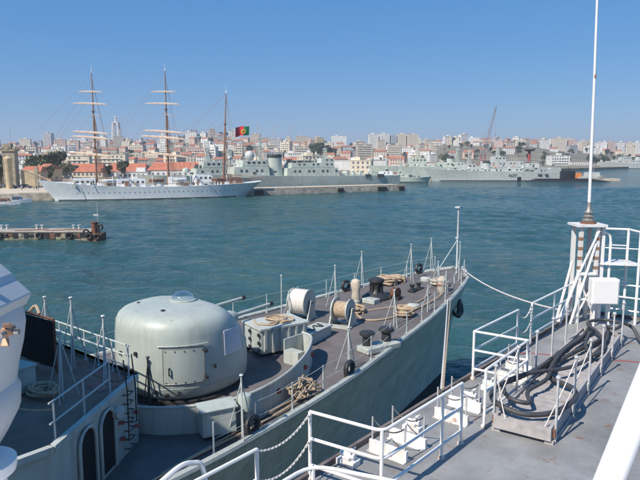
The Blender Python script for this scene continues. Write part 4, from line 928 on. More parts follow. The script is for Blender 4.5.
b = MB(); b.path([onwall(.5, DZ + .9, .1), onwall(.5, DZ, .18), onwall(.5, 7.2, .18), onwall(.5, 7.15, 0)], .022, 6); b.build('ladder_rail', 'black_iron', o_dh)
b = MB(); b.path([onwall(1.05, DZ + .9, .1), onwall(1.05, DZ, .18), onwall(1.05, 6.9, .18), onwall(1.05, 6.85, 0)], .022, 6); b.build('ladder_rail', 'black_iron', o_dh)
for k, (d, z) in enumerate(((.3, 7.4), (1.25, 7.0), (.25, 6.95), (1.3, 7.5))):
    b = MB(); b.box(tuple(onwall(d, z, .09)), (.2, .16, .035), -.6); b.build('red_bracket', 'red_paint', o_dh)
b = MB(); b.lathe([(.16, 0), (.2, .1), (.13, .22)], 12, tuple(onwall(1.5, 7.9, .05)), Matrix.Rotation(math.pi / 2, 3, 'Y')); b.build('wall_lamp', 'warship_paint', o_dh)
# curved breakwater screen
bwp = catmull([(2.15, -26.62, 0), (3.3, -25.9, 0), (4.25, -24.6, 0), (4.55, -23.2, 0), (4.3, -21.5, 0), (3.65, -19.8, 0), (2.95, -18.6, 0), (2.35, -17.9, 0), (1.75, -17.75, 0)], 6)
rg = []
for i, p in enumerate(bwp):
    d = (bwp[min(i + 1, len(bwp) - 1)] - bwp[max(i - 1, 0)]).normalized(); nn = Vector((-d.y, d.x, 0)) * .03; z0 = zd(-p.y) - .05; hgt = .95 + .12 * (i / len(bwp))
    rg.append([(p.x - nn.x, p.y - nn.y, z0), (p.x + nn.x, p.y + nn.y, z0), (p.x + nn.x, p.y + nn.y, z0 + hgt), (p.x - nn.x, p.y - nn.y, z0 + hgt)])
bk = MB().loft(rg).build('breakwater', 'warship_paint', fg, smooth=True)
b = MB(); b.path([(r[2][0] * .5 + r[3][0] * .5, r[2][1] * .5 + r[3][1] * .5, r[2][2]) for r in rg], .05, 7); b.build('capping', 'warship_paint', bk, smooth=True)
b = MB(); b.box((1.78, -18.35, zd(18) + .5), (.06, 1.15, 1.0)); b.build('return_panel', 'warship_paint', bk)
b = MB(); b.box((2.2, -18.75, zd(18) + .28), (.75, .4, .56)); b.build('foot_box', 'warship_paint', bk)
for k in range(2, len(bwp) - 4, 7):
    p = bwp[k]; b = MB(); b.loft([[(p.x - .03, p.y, zd(-p.y)), (p.x - .5, p.y, zd(-p.y)), (p.x - .03, p.y, zd(-p.y) + .7)], [(p.x - .03, p.y + .04, zd(-p.y)), (p.x - .5, p.y + .04, zd(-p.y)), (p.x - .03, p.y + .04, zd(-p.y) + .7)]]); b.build('bracket', 'warship_paint', bk)
for k in (14, 22, 30, 36):
    p = bwp[min(k, len(bwp) - 1)]; b = MB(); b.lathe([(.09, 0), (.09, .06)], 10, (p.x + .05, p.y, zd(-p.y) + .55), Matrix.Rotation(math.pi / 2, 3, 'Y')); b.build('red_plug', 'red_paint', bk)

# ---- gun house
TS_, TT_ = 22.75, .0
tz = zd(TS_) + .06
tr = fthing('gun_turret', 'rounded pale grey enclosed twin gun house with glass dome', 'gun turret', TS_, TT_, tz)
def outline(R_, fr, rear, n=40):
    pts = []
    for k in range(n):
        a = 2 * math.pi * k / n; cx, cy = math.cos(a), math.sin(a)
        ex = 2.25; px = math.copysign(abs(cx) ** (2 / ex), cx) * R_
        py = math.copysign(abs(cy) ** (2 / ex), cy) * (fr if cy > 0 else rear)
        pts.append((px, py))
    return pts
prof = [(.12, 2.1, 2.3, 2.1), (.3, 2.26, 2.45, 2.27), (.8, 2.3, 2.5, 2.33), (1.5, 2.3, 2.46, 2.33), (1.9, 2.29, 2.25, 2.32), (2.35, 2.27, 1.85, 2.3), (2.62, 2.23, 1.55, 2.27), (2.82, 2.13, 1.3, 2.18), (2.95, 1.98, 1.1, 2.03), (3.03, 1.74, .9, 1.8), (3.07, 1.4, .6, 1.45), (3.09, .6, .2, .6), (3.095, .1, .05, .1)]
b = MB(); b.loft([[(x, y, z) for x, y in outline(R_, fr, re)] for z, R_, fr, re in prof]); b.build('gun_house', 'turret_paint', tr, smooth=True)
b = MB(); b.lathe([(2.33, -.06), (2.33, .06), (2.05, .14)], 40); b.build('ring_base', 'black_iron', tr, smooth=True)
for s_ in (-1, 1):
    b = MB(); b.path([(s_ * .85, .9, 2.2), (s_ * .85, 1.75, 2.29), (s_ * .85, 2.0, 2.31), (s_ * .85, 3.95, 2.41)], [.16, .14, .085, .07], 12); bo = b.build('barrel', 'turret_paint', tr, smooth=True)
    b = MB(); b.tube((s_ * .85, 3.93, 2.41), (s_ * .85, 4.1, 2.42), .095, 12); b.build('muzzle', 'black_iron', bo)
    b = MB(); b.lathe([(.26, -.1), (.3, .25), (.2, .5)], 14, (s_ * .85, 1.5, 2.26), Matrix.Rotation(-R(87), 3, 'X')); b.build('mantlet', 'turret_paint', bo, smooth=True)
b = MB(); b.lathe([(.5, 2.95), (.5, 3.13), (.44, 3.15)], 24, (-.2, .3, 0)); dm = b.build('dome_ring', 'turret_paint', tr, smooth=True)
b = MB(); b.lathe([(.43 * math.cos(a), 3.11 + .34 * math.sin(a)) for a in [k * math.pi / 20 for k in range(10)]] + [(.02, 3.45)], 24, (-.2, .3, 0)); b.build('glass_dome', 'clear_dome', dm, smooth=True)
# access hatch on the side facing the camera, at angle from the axis
def on_turret(ang, z, off):
    a = R(ang); best = min(prof, key=lambda p: abs(p[0] - z))
    z0 = [p for p in prof if p[0] <= z][-1]; z1 = [p for p in prof if p[0] >= z][0]; q = 0 if z1[0] == z0[0] else (z - z0[0]) / (z1[0] - z0[0])
    R_, fr, re = (z0[i] + (z1[i] - z0[i]) * q for i in (1, 2, 3)); cx, cy = math.cos(a), math.sin(a)
    ex = 2.25; rr_ = (abs(cx / R_) ** ex + abs(cy / (fr if cy > 0 else re)) ** ex) ** (-1 / ex)
    return Vector((cx * (rr_ + off), cy * (rr_ + off), z))
for a0_, a1_ in ((4, 28), (152, 176)):
    wp = MB(); zz_ = (1.45, 1.75, 2.05, 2.35); w0 = []; w1 = []
    for i in range(6):
        a = a0_ + (a1_ - a0_) * i / 5; w0.append([on_turret(a, z, .035) for z in zz_]); w1.append([on_turret(a, z, -.03) for z in zz_])
    wp.loft([r0 + list(reversed(r1)) for r0, r1 in zip(w0, w1)]); wp.build('cheek_window', 'panel_lilac', tr, smooth=True)
for ang in (-118, 62):
    b = MB(); b.path([on_turret(ang, z, .004) for z in (.3, .8, 1.4, 1.9, 2.35, 2.62, 2.82)], .011, 5); b.build('weld_seam', 'turret_paint', tr)
b = MB(); b.path([on_turret(a, .55, .004) for a in range(-180, 180, 9)], .011, 5, closed=True); b.build('weld_seam', 'turret_paint', tr)
A0, A1 = -52, -18
hp = MB(); g0 = []; g1 = []
for i in range(9):
    a = A0 + (A1 - A0) * i / 8
    g0.append([on_turret(a, z, .03) for z in (.75, 1.2, 1.6, 2.0)]); g1.append([on_turret(a, z, -.03) for z in (.75, 1.2, 1.6, 2.0)])
hp.loft([r0 + list(reversed(r1)) for r0, r1 in zip(g0, g1)]); hatch = hp.build('hatch', 'turret_paint', tr, smooth=True)
edge = [on_turret(A0 + (A1 - A0) * i / 8, .75, .02) for i in range(9)] + [on_turret(A1, z, .02) for z in (1.2, 1.6, 2.0)] + [on_turret(A1 - (A1 - A0) * i / 8, 2.0, .02) for i in range(1, 9)] + [on_turret(A0, z, .02) for z in (1.6, 1.2)]
b = MB(); b.path(edge, .02, 5, closed=True); b.build('seal', 'shackle_steel', hatch)
b = MB(); b.path([on_turret(A0 + (A1 - A0) * i / 8, 2.1, .04) for i in range(-1, 10)], .025, 6); b.build('drip_rail', 'turret_paint', hatch)
for z in (.9, 1.85):
    b = MB(); p = on_turret(A1 + 1, z, .05); b.box(p, (.24, .12, .1), R(A1)); b.build('hinge', 'black_iron', hatch)
for k in range(10):
    b = MB(); p = on_turret(A0 + 2 + (A1 - A0 - 4) * (k % 5) / 4, .82 if k < 5 else 1.93, .035); b.lathe([(.022, -.02), (.022, .02)], 6, p); b.build('bolt', 'shackle_steel', hatch)
b = MB(); b.path([on_turret(A0 + 5, 1.35, 0), on_turret(A0 + 5, 1.35, .1), on_turret(A0 + 5, 1.1, .1), on_turret(A0 + 5, 1.1, 0)], .025, 6); b.build('handle', 'black_iron', hatch)
for k, (a, z) in enumerate(((-78, 1.75), (-84, 1.1), (-92, 1.15), (-100, 1.6), (-8, 1.2), (-60, .45), (-50, .35), (-40, .42))):
    b = MB(); p = on_turret(a, z, .04); b.box(p, (.09, .09, .13), R(a)); b.build('fitting', 'black_iron', tr)
b = MB(); b.box((.6, -1.2, 3.09), (.12, .12, .06)); b.build('fitting', 'black_iron', tr); b = MB(); b.box((-1.2, -1.0, 3.06), (.1, .1, .06)); b.build('fitting', 'black_iron', tr)

# ---- ribbed ready-use locker ahead of the turret
c_ = (P(248, 357, 6.4) + P(302, 345, 6.4)) / 2
lk = thing('ammunition_locker', 'big grey ribbed steel locker between gun house and breakwater', 'locker', (c_.x, c_.y, zd(18) + .02), -FA - R(17)); lk.scale = (1, 1, .76)
b = MB(); b.box((0, 0, .85), (1.6, 2.3, 1.35)); b.build('body', 'warship_paint', lk, bevel=.03)
b = MB(); b.box((0, 0, 1.58), (1.75, 2.45, .14)); b.build('lid', 'warship_paint', lk, bevel=.02)
for sx in (-.6, .6):
    b = MB(); b.box((sx, 0, .1), (.16, 2.3, .2)); b.build('skid', 'black_iron', lk)
for k in range(6):
    b = MB(); b.box((.84, -.95 + k * .38, .85), (.08, .1, 1.3)); b.build('rib', 'warship_paint', lk)
    b = MB(); b.box((-.84, -.95 + k * .38, .85), (.08, .1, 1.3)); b.build('rib', 'warship_paint', lk)
for sx in (-.42, .42):
    b = MB(); b.box((sx, -1.19, .85), (.66, .08, 1.2)); p_ = b.build('door', 'turret_paint', lk, bevel=.02)
    for z in (.4, .85, 1.3):
        b = MB(); b.box((sx + .34, -1.25, z), (.1, .06, .16)); b.build('clip', 'black_iron', p_)
cr_ = thing('rope_coil', 'tan rope flaked on top of the ribbed locker', 'rope', (c_.x, c_.y, zd(18) + .02 + 1.255), -FA - R(17))
b = MB(); b.path(catmull([(-.6, -.8, .04), (.2, -.95, .05), (.6, -.4, .04), (.1, .1, .06), (-.5, .3, .04), (-.1, .8, .05), (.5, .6, .05), (.3, 0, .09), (-.4, -.3, .08), (-.6, .5, .07), (.2, .4, .1), (.5, -.6, .08)], 8), .04, 6); b.build('strand', 'rope', cr_, smooth=True)
b = MB(); b.box((.05, .1, .045), (1.0, .5, .05), .3); b.build('board', 'wood_board', cr_)

# ---- hawser reels
def reel(s, t, rz, m, lab, rad=.62, wid=.95, full=.9):
    r_ = fthing('hawser_reel', lab, 'reel', s, t, None, rz, 'hawser reels on the forecastle')
    MX = Matrix.Rotation(math.pi / 2, 3, 'Y'); cz = rad + .28
    for s_ in (-1, 1):
        b = MB(); b.lathe([(.12, -.03), (rad, -.03), (rad, .03), (.12, .03)], 28, (s_ * wid / 2, 0, cz), MX); b.build('flange', 'warship_paint', r_, smooth=True)
        b = MB(); b.loft([[(s_ * (wid / 2 + .1), y, z) for y, z in ((-.5, 0), (.5, 0), (.1, cz + .12), (-.1, cz + .12))], [(s_ * (wid / 2 + .17), y, z) for y, z in ((-.5, 0), (.5, 0), (.1, cz + .12), (-.1, cz + .12))]]); b.build('stand', 'warship_paint', r_)
    pr_ = []; n = 9
    for k in range(n * 4 + 1): pr_.append((rad * full * (.97 + .03 * abs(math.sin(k * math.pi / 4))), -wid / 2 + .05 + (wid - .1) * k / (n * 4)))
    b = MB(); b.lathe(pr_, 28, (0, 0, cz), MX); b.build('rope_winding', m, r_, smooth=True)
    b = MB(); b.tube((-wid / 2 - .25, 0, cz), (wid / 2 + .25, 0, cz), .05, 8); b.build('axle', 'black_iron', r_)
    b = MB(); b.box((0, .4, .06), (wid + .5, .3, .12)); b.box((0, -.4, .06), (wid + .5, .3, .12)); b.build('base', 'warship_paint', r_)
reel(13.9, -1.75, R(12), 'rope_white', 'hawser reel full of white rope, left of the two on the foredeck', .66, .92, .96)
reel(13.6, .7, R(12), 'rope', 'hawser reel of tan rope with grey flanges, right of the two', .56, .78, .72)
bx = fthing('deck_locker', 'long low grey locker below the white rope reel', 'locker', 16.1, .9, None, R(8))
b = MB(); b.box((0, 0, .28), (.75, 2.1, .5)); b.build('body', 'warship_paint', bx, bevel=.03); b = MB(); b.box((0, 0, .56), (.85, 2.2, .06)); b.build('lid', 'warship_paint', bx); b = MB(); b.path(catmull([(-.2, -.5, .62), (.2, -.2, .63), (-.1, .2, .66), (.25, .5, .62), (-.2, .7, .63)], 5), .03, 5); b.build('lashing', 'black_iron', bx)
bx = fthing('cable_trough', 'low grey trough plate behind the white rope reel', 'deck fitting', 15.2, -1.9, None, R(4))
b = MB(); b.box((0, 0, .12), (.8, 1.6, .24)); b.build('body', 'warship_paint', bx, bevel=.03); b = MB(); b.box((0, 0, .27), (.5, 1.2, .06)); b.build('cover', 'black_iron', bx)
# ---- capstan, canvas covered post, coils
cp = fthing('capstan', 'black anchor capstan on the centre of the foredeck', 'capstan', 8.75, -.7); cp.scale = (.85, .85, .88)
b = MB(); b.lathe([(.5, .35), (.34, .55), (.3, .8), (.42, 1.05), (.52, 1.15), (.5, 1.3), (.2, 1.4)], 22); b.build('drum', 'black_iron', cp, smooth=True)
b = MB(); b.lathe([(.95, 0), (.95, .18), (.75, .3), (.6, .42)], 22); b.build('base', 'black_iron', cp, smooth=True)
for k in range(8):
    a = k * math.pi / 4; b = MB(); b.box((.4 * math.cos(a), .4 * math.sin(a), .72), (.1, .05, .6), a); b.build('whelp', 'black_iron', cp)
b = MB(); b.box((.35, -1.1, .14), (1.0, .7, .28)); b.build('plinth', 'warship_paint', cp, bevel=.03)
gy = fthing('gypsy_wheel', 'dark chain gypsy wheel right of the capstan', 'windlass', 8.4, .35); gy.scale = (.8, .8, .8)
b = MB(); b.lathe([(.42, -.2), (.3, -.06), (.3, .06), (.42, .2)], 16, (0, 0, .5), Matrix.Rotation(math.pi / 2, 3, 'Y')); b.build('wheel', 'rust', gy, smooth=True); b = MB(); b.box((0, 0, .15), (.8, .5, .3)); b.build('base', 'black_iron', gy)
cv = fthing('covered_post', 'fitting wrapped in beige canvas beside the capstan', 'canvas cover', 10.2, -1.05); cv.scale = (.85, .85, .85)
b = MB(); b.lathe([(.3, 0), (.32, .25), (.27, .3)], 14); b.build('base', 'warship_paint', cv, smooth=True)
rn = random.Random(3); b = MB()
b.loft([[((r + rn.uniform(-.03, .03)) * math.cos(a * math.pi / 7), (r * .8 + rn.uniform(-.03, .03)) * math.sin(a * math.pi / 7), z) for a in range(14)] for r, z in ((.27, .28), (.3, .5), (.25, .8), (.33, 1.1), (.36, 1.35), (.28, 1.58), (.1, 1.66))]); b.build('cover', 'canvas', cv, smooth=True)
def coil(s, t, rad, turns, hgt, m, lab, r=.05, seed=1, z=None):
    c = fthing('rope_coil', lab, 'rope', s, t, None if z is None else z, 0, 'coiled ropes on the foredeck'); rn = random.Random(seed); pts = []
    for k in range(turns * 10): 
        a = k * 2 * math.pi / 10; rr = rad * (1 - .5 * (k % 30) / 30) * rn.uniform(.82, 1.15); pts.append((rr * math.cos(a) * 1.3, rr * math.sin(a), .06 + .04 + hgt * (k / (turns * 10)) + rn.uniform(0, .05)))
    b = MB(); b.path(catmull(pts, 3), r, 6); b.build('strand', m, c, smooth=True); return c
coil(6.0, -1.9, .52, 8, .42, 'rope', 'big pile of tan mooring rope left of the capstan', .07, 1)
coil(5.1, -1.75, .42, 6, .3, 'rope', 'second pile of tan rope ahead of the big pile', .07, 2)
coil(10.7, 2.35, .4, 8, .42, 'rope', 'tan rope coil with dark core by the starboard guardrail', .06, 3)
coil(11.6, -.2, .55, 5, .25, 'rope', 'loose tan rope coil in front of the canvas covered fitting', .055, 4)
coil(4.6, .95, .42, 5, .3, 'canvas', 'pale rope bundle near the bow guardrail', .055, 5)
def hawser(name, pts, r, m, lab, n=6):
    b = MB(); b.path(catmull(pts, n), r, 8); return tag(b.build(name, m, None, smooth=True), lab, 'rope')
hawser('deck_hawser', [FR(11.8, .1, zd(11.8) + .12), FR(12.4, 1.2, zd(12.4) + .1), FR(11.6, 2.0, zd(11.6) + .1), FR(9.5, 2.3, zd(9.5) + .1), FR(7.3, 2.3, zd(7) + .12), FR(5.6, 1.9, zd(5.6) + .1)], .045, 'rope', 'tan hawser snaking along the starboard foredeck')
hawser('deck_hawser', [FR(12.2, 0, zd(12) + .1), FR(10.6, .6, zd(10.6) + .09), FR(8.6, 1.7, zd(8.6) + .09), FR(6.4, 1.4, zd(6.4) + .1)], .04, 'rope', 'tan hawser crossing the foredeck beside the capstan')
fp = fthing('fender_bag', 'pale canvas fender bag lashed by the starboard bow guardrail', 'fender', 5.7, 1.75)
b = MB(); b.loft([[((r) * math.cos(a * math.pi / 6), (r * 1.2) * math.sin(a * math.pi / 6), z) for a in range(12)] for r, z in ((.2, .02), (.27, .2), (.24, .5), (.28, .75), (.12, .95))]); b.build('bag', 'canvas', fp, smooth=True)
b = MB(); b.path([(.28 * math.cos(a * math.pi / 6), .33 * math.sin(a * math.pi / 6), .48) for a in range(12)], .025, 6, closed=True); b.build('lashing', 'red_paint', fp)
for s_b, t_b, lab in ((9.2, 2.0, 'small grey hatch coaming between the rope coil and the bow'), (4.0, -.3, 'small grey hatch coaming ahead of the low bollards')):
    hc = fthing('hatch_coaming', lab, 'hatch', s_b, t_b, None, R(5)); b = MB(); b.lathe([(.34, 0), (.34, .16), (.3, .2), (.1, .24)], 18, (0, 0, .04)); b.build('lid', 'warship_paint', hc, smooth=True)
    b = MB(); b.path([(-.12, 0, .26), (-.12, 0, .33), (.12, 0, .33), (.12, 0, .26)], .015, 5); b.build('handle', 'black_iron', hc)
# bollards on a chock by the starboard edge
bl = fthing('bollard_pair', 'pair of black mushroom bollards on a grey plinth at the starboard edge', 'bollard', 15.2, 3.75, None, R(-14))
b = MB(); b.box((.25, 0, .13), (.8, 1.9, .26)); b.build('plinth', 'warship_paint', bl, bevel=.04)
for y in (-.55, .55):
    b = MB(); b.lathe([(.22, .2), (.2, .62), (.34, .72), (.34, .82), (.28, .86)], 16, (.1, y, 0)); b.build('post', 'black_iron', bl, smooth=True)
bl = fthing('bollard_pair', 'pair of low black bollards near the bow centre', 'bollard', 6.3, .35, None, 0)
b = MB(); b.box((0, 0, .1), (.4, 1.1, .08)); b.build('plinth', 'black_iron', bl)
for y in (-.35, .35):
    b = MB(); b.lathe([(.12, .1), (.11, .35), (.18, .42), (.18, .46)], 14, (0, y, 0)); b.build('post', 'black_iron', bl, smooth=True)
# ring fairleads on both edges
for s, sg, lab in ((24.2, 1, 'nearest the angled deckhouse door on the starboard edge'), (18.5, 1, 'beside the starboard tripod abaft the bollards'), (8.4, -1, 'behind the covered fitting on the far edge'), (2.6, -1, 'near the bow on the far edge'), (11.5, -1, 'behind the reels on the far edge')):
    r_ = fthing('fairlead', 'black ring fairlead ' + lab, 'fairlead', s, sg * (hb(s) - .12), None, R(8) * sg, 'black ring fairleads')
    b = MB(); b.path([(0, .27 * math.cos(a * math.pi / 9), .36 + .25 * math.sin(a * math.pi / 9)) for a in range(18)], .1, 8, closed=True); b.build('ring', 'black_iron', r_, smooth=True); b = MB(); b.box((0, 0, .06), (.25, .4, .1)); b.build('foot', 'black_iron', r_)
# anchor and hawse plate at the bow
an = thing('anchor', 'black anchor housed in the bow hawse pipe', 'anchor', FR(3.4, 1.45, 5.9), -FA)
b = MB(); b.path([(.1, .2, .35), (.3, -.1, -.1), (.28, -.2, -.45)], [.16, .13, .13], 8); b.build('shank', 'black_iron', an, smooth=True)
b = MB(); b.path([(.1, -.85, .1), (.28, -.6, -.35), (.3, -.2, -.5), (.3, .25, -.35), (.16, .5, .1)], [.06, .13, .17, .13, .06], 8); b.build('flukes', 'black_iron', an, smooth=True)
b = MB(); b.lathe([(.5, -.06), (.5, .06), (.3, .12)], 18, (.0, .25, .35), Matrix.Rotation(R(75), 3, 'Y')); b.build('hawse_ring', 'hull_paint', an, smooth=True)

# ---- tripods and staffs
def tripod(s, t, h, lab, base=None, legs=((-.42, -.25), (.38, -.3), (.05, .45)), m='rail_grey', head=True, name='awning_tripod', r=.022):
    z = (zd(s) if base is None else base); o = fthing(name, lab, 'stanchion', s, t, z, 0, 'awning tripods and posts on the warship')
    b = MB(); b.tube((0, 0, 0), (0, 0, h), r * 1.35, 8); b.build('post', m, o, smooth=True)
    for x, y in legs:
        b = MB(); b.tube((x, y, 0), (0, 0, h * .93), r * .8, 6); b.build('leg', m, o, smooth=True)
    if head:
        b = MB(); b.lathe([(.03, h - .02), (.06, h + .01), (.07, h + .03), (.05, h + .06)], 10); b.build('cap', m, o, smooth=True)
TRI = [
 (26.95, -2.0, 1.75, DZ, 'grey tripod behind the black canvas screen'), (27.5, .85, 2.25, DZ, 'tallest grey tripod on the deckhouse, right of the black screen'), (28.95, 2.9, 1.85, DZ, 'short tripod standing on the shaded deckhouse top'), (27.55, 2.75, 2.0, DZ, 'tripod at the deckhouse corner beside the gun house'),
 (24.5, 5.25, 2.0, None, 'tripod on the starboard edge beside the mushroom vent'), (18.0, 4.4, 1.75, None, 'tripod on the starboard edge abreast of the breakwater end'), (12.2, 2.75, 1.75, None, 'tripod by the rope coil on the starboard side'),
 (15.5, -1.1, 1.85, None, 'tripod between the ribbed locker and the white reel'), (11.4, -1.55, 2.3, None, 'tripod left of the canvas covered fitting'), (7.0, -3.0, 2.1, None, 'tripod on the far edge behind the capstan'), (4.4, -1.15, 2.25, None, 'tall tripod on the forward foredeck centre'), (1.6, -1.35, 2.1, None, 'tripod on the far edge just short of the jackstaff'), (5.2, 1.2, 1.6, None, 'tripod beside the white rope bundle at the bow')]
for s, t, h, bz, lab in TRI: tripod(s, t, h, lab, bz)
tripod(14.3, -2.75, 2.2, 'single grey pole on the far edge above the gun barrels', None, (), 'rail_grey', True, 'awning_post')
tripod(12.0, -3.7, 1.0, 'short grey post on the far edge left of the white reel', None, (), 'rail_grey', False, 'awning_post')
tripod(25.6, 2.0, 2.15, 'black-headed dark tripod standing close in front of the gun house', None, ((-.35, .3), (.35, .25), (.1, -.4)), 'black_iron', True, 'awning_tripod', .025)
for k, s_b in enumerate((3.0, 6.2, 9.4)):
    tripod(s_b, hb(s_b) - .5, 1.45, ('foremost', 'middle', 'aftmost')[k] + ' of three short posts inside the starboard bow guardrail', None, ((-.3, -.1), (-.05, .35)), 'rail_grey', False, 'awning_post')
js = fthing('jackstaff', 'tall grey jackstaff with stays at the very bow', 'flagstaff', .55, -.02)
b = MB(); b.path([(0, 0, 0), (0, 0, 2.1), (0, 0, 4.1)], [.075, .065, .05], 10); b.build('staff', 'rail_grey', js, smooth=True)
b = MB(); b.box((0, 0, 4.1), (.34, .34, .1)); b.build('cap', 'rail_grey', js); b = MB(); b.box((0, 0, 2.1), (.2, .2, .12)); b.build('collar', 'rail_grey', js)
for x, y in ((-.7, -1.3), (.6, -1.2)):
    b = MB(); b.tube((x, y, 0), (0, 0, 2.0), .03, 6); b.build('stay', 'rail_grey', js)
tripod(.9, .35, 1.9, 'grey post right beside the jackstaff', None, (), 'rail_grey', True, 'awning_post')

# ---- wire guardrails
def guard(side, s0, s1, step, lab):
    o = fthing('guardrail', lab, 'guardrail', 0, 0, 0); ss_ = []; s = s0
    while s <= s1 + .01: ss_.append(s); s += step
    for s in ss_:
        b = MB(); x = side * (hb(s) - .22); b.tube((x, -s, zd(s)), (x, -s, zd(s) + 1.02), .028, 7); b.lathe([(.06, zd(s)), (.06, zd(s) + .05)], 8, (x, -s, 0)); b.build('post', 'rail_grey', o, smooth=True)
    for h_ in (.5, 1.0):
        b = MB(); pts = []
        for a, c in zip(ss_, ss_[1:]):
            p = Vector((side * (hb(a) - .22), -a, zd(a) + h_)); q = Vector((side * (hb(c) - .22), -c, zd(c) + h_)); pts += sag(p, q, .05, 5)[:-1]
        pts.append(q); b.path(pts, .009, 5); b.build('wire', 'rail_grey', o)
guard(1, 1.6, 27.6, 1.86, 'thin wire guardrail along the near starboard edge of the warship')
guard(-1, 1.6, 26.6, 2.08, 'thin wire guardrail along the far port edge of the warship')
# deckhouse railing of three tubes
def railing(name, lab, cat, pts, h, hs, posts_at, m, r=.025, root=None, group=None, foot=True, closed_ends=True):
    """pts: world points of the foot line; rails follow it at the heights hs"""
    base = Vector(pts[0]); o = thing(name, lab, cat, base, 0, group)
    L = [Vector(p) - base for p in pts]
    for k in hs:
        b = MB(); b.path([p + Vector((0, 0, k)) for p in L], r, 8); b.build('rail', m, o, smooth=True)
    for i in posts_at:
        p = L[int(i)].lerp(L[min(int(i) + 1, len(L) - 1)], i - int(i)); b = MB(); b.tube(p, p + Vector((0, 0, h)), r * 1.1, 8)
        po_ = b.build('post', m, o, smooth=True)
        if foot: b = MB(); b.lathe([(r * 2.4, 0), (r * 2.4, .03), (r * 1.2, .06)], 10, p); b.build('foot', 'foot_rust' if m == 'white_paint' else m, po_, smooth=True)
    return o
railing('deck_railing', 'three-bar grey railing across the front of the deckhouse top', 'railing', [FR(26.85, -2.9, DZ), FR(26.85, 2.9, DZ)], 1.0, (.35, .68, 1.0), (0, .14, .28, .42, .56, .7, .84, .99), 'rail_grey')
railing('deck_railing', 'grey railing along the angled near edge of the deckhouse top', 'railing', [FR(28.0, 3.7, DZ), FR(30.4, 5.25, DZ), FR(30.5, 5.3, DZ)], 1.0, (.5, 1.0), (0, .5, .98), 'rail_grey')
# black screen, boxes on the deckhouse top
sc = thing('canvas_screen', 'black canvas screen in a rusty frame on the deckhouse top', 'screen', FR(28.1, -.1, DZ), -FA + R(4))
b = MB(); g = []
for i in range(9):
    x = -1.25 + 2.1 * i / 8; g.append([(x, .04 + .03 * math.sin(i * 2.1), .12 + .18 * ((i - 4) / 4) ** 2 * 0), (x, .03 * math.sin(i * 1.7), .85), (x, 0, 1.62), (x, -.03, 1.62), (x, .03 * math.sin(i * 1.7) - .03, .85), (x, .03 * math.sin(i * 2.1), .12)])
b.loft(g); b.build('canvas', 'black_canvas', sc, smooth=True)
b = MB()
for p, q in (((-1.3, 0, 0), (-1.3, 0, 1.68)), ((.88, 0, 0), (.88, 0, 1.68)), ((-1.3, 0, 1.68), (.88, 0, 1.68))): b.tube(p, q, .04, 7)
b.build('frame', 'rust', sc)
b = MB(); b.path(catmull([(-.5, 0, 1.72), (-.2, .05, 1.95), (.1, 0, 1.75)], 4), .05, 6); b.build('rope_end', 'rope', sc)
bx = thing('equipment_box', 'pale grey equipment chest on the shaded deckhouse top', 'box', FR(29.5, 1.3, DZ), -FA + R(12))
b = MB(); b.box((0, 0, .38), (1.0, .6, .7)); b.build('body', 'warship_paint', bx, bevel=.04); b = MB(); b.box((0, 0, .76), (1.06, .66, .08)); b.build('lid', 'warship_paint', bx, bevel=.02)
for x in (-.4, .4):
    b = MB(); b.box((x, 0, .02), (.12, .5, .05)); b.build('foot', 'black_iron', bx)
c = coil(29.2, 2.3, .4, 5, .15, 'rope', 'dark rope heap beside the pale chest on the deckhouse top', .05, 9, DZ)
hawser('handling_line', sag(FR(30.3, 5.1, DZ + .75), FR(31.0, 3.6, DZ + .75), .1, 6), .02, 'rope', 'thin orange line tied from the railing across the deckhouse top', 2)
# starboard side deck: locker on the breakwater, mushroom vent, tied rope
bx = fthing('wall_locker', 'grey sloping locker fixed outside the breakwater near the vent', 'locker', 24.9, 4.55, None, R(-22))
b = MB(); b.loft([[(-.28, -.55, .15), (.28, -.55, .15), (.28, .55, .15), (-.28, .55, .15)], [(-.28, -.55, 1.02), (.22, -.55, .92), (.22, .55, .92), (-.28, .55, 1.02)]]); b.build('body', 'warship_paint', bx, bevel=.03)
b = MB(); b.box((-.02, 0, 1.0), (.6, 1.2, .05), 0, 0, R(11)); b.build('lid', 'turret_paint', bx)
for y in (-.4, .4):
    b = MB(); b.box((0, y, .08), (.3, .08, .16)); b.build('foot', 'black_iron', bx)
vt = fthing('mushroom_vent', 'small white canister vent on a stalk beside the breakwater', 'vent', 23.9, 4.75)
b = MB(); b.lathe([(.2, .55), (.24, .6), (.24, 1.02), (.2, 1.1), (.05, 1.14)], 16); b.build('canister', 'turret_paint', vt, smooth=True); b = MB(); b.lathe([(.17, 0), (.17, .06), (.08, .1), (.08, .3), (.13, .36), (.13, .45), (.07, .56)], 14); b.build('stalk', 'warship_paint', vt, smooth=True)
cr2 = fthing('tied_rope', 'bunch of tan rope hung on the starboard guardrail post', 'rope', 21.1, 4.75)
rn = random.Random(11); pts = []
for k in range(46):
    pts.append((rn.uniform(-.3, .3), -.7 + 1.4 * ((k * 37 % 46) / 46) + rn.uniform(-.1, .1), .12 + rn.uniform(0, .75) * (1 - abs((k * 37 % 46) / 46 - .5))))
b = MB(); b.path(catmull(pts, 4), .03, 6); b.build('strand', 'rope', cr2, smooth=True)
hawser('deck_hawser', [FR(20.6, 4.75, zd(21) + .35), FR(22, 4.95, zd(22) + .12), FR(24.2, 5.1, zd(24) + .09), FR(26.5, 5.2, zd(26) + .09), FR(28.5, 5.5, zd(28) + .09)], .035, 'rope', 'tan line running aft along the starboard side deck')
hawser('deck_hawser', [FR(20.9, 4.7, zd(21) + .15), FR(22.4, 4.7, zd(22) + .09), FR(24.6, 4.95, zd(24) + .09), FR(27.5, 5.25, zd(27) + .09)], .028, 'rope', 'second tan line lying inboard along the starboard side deck')

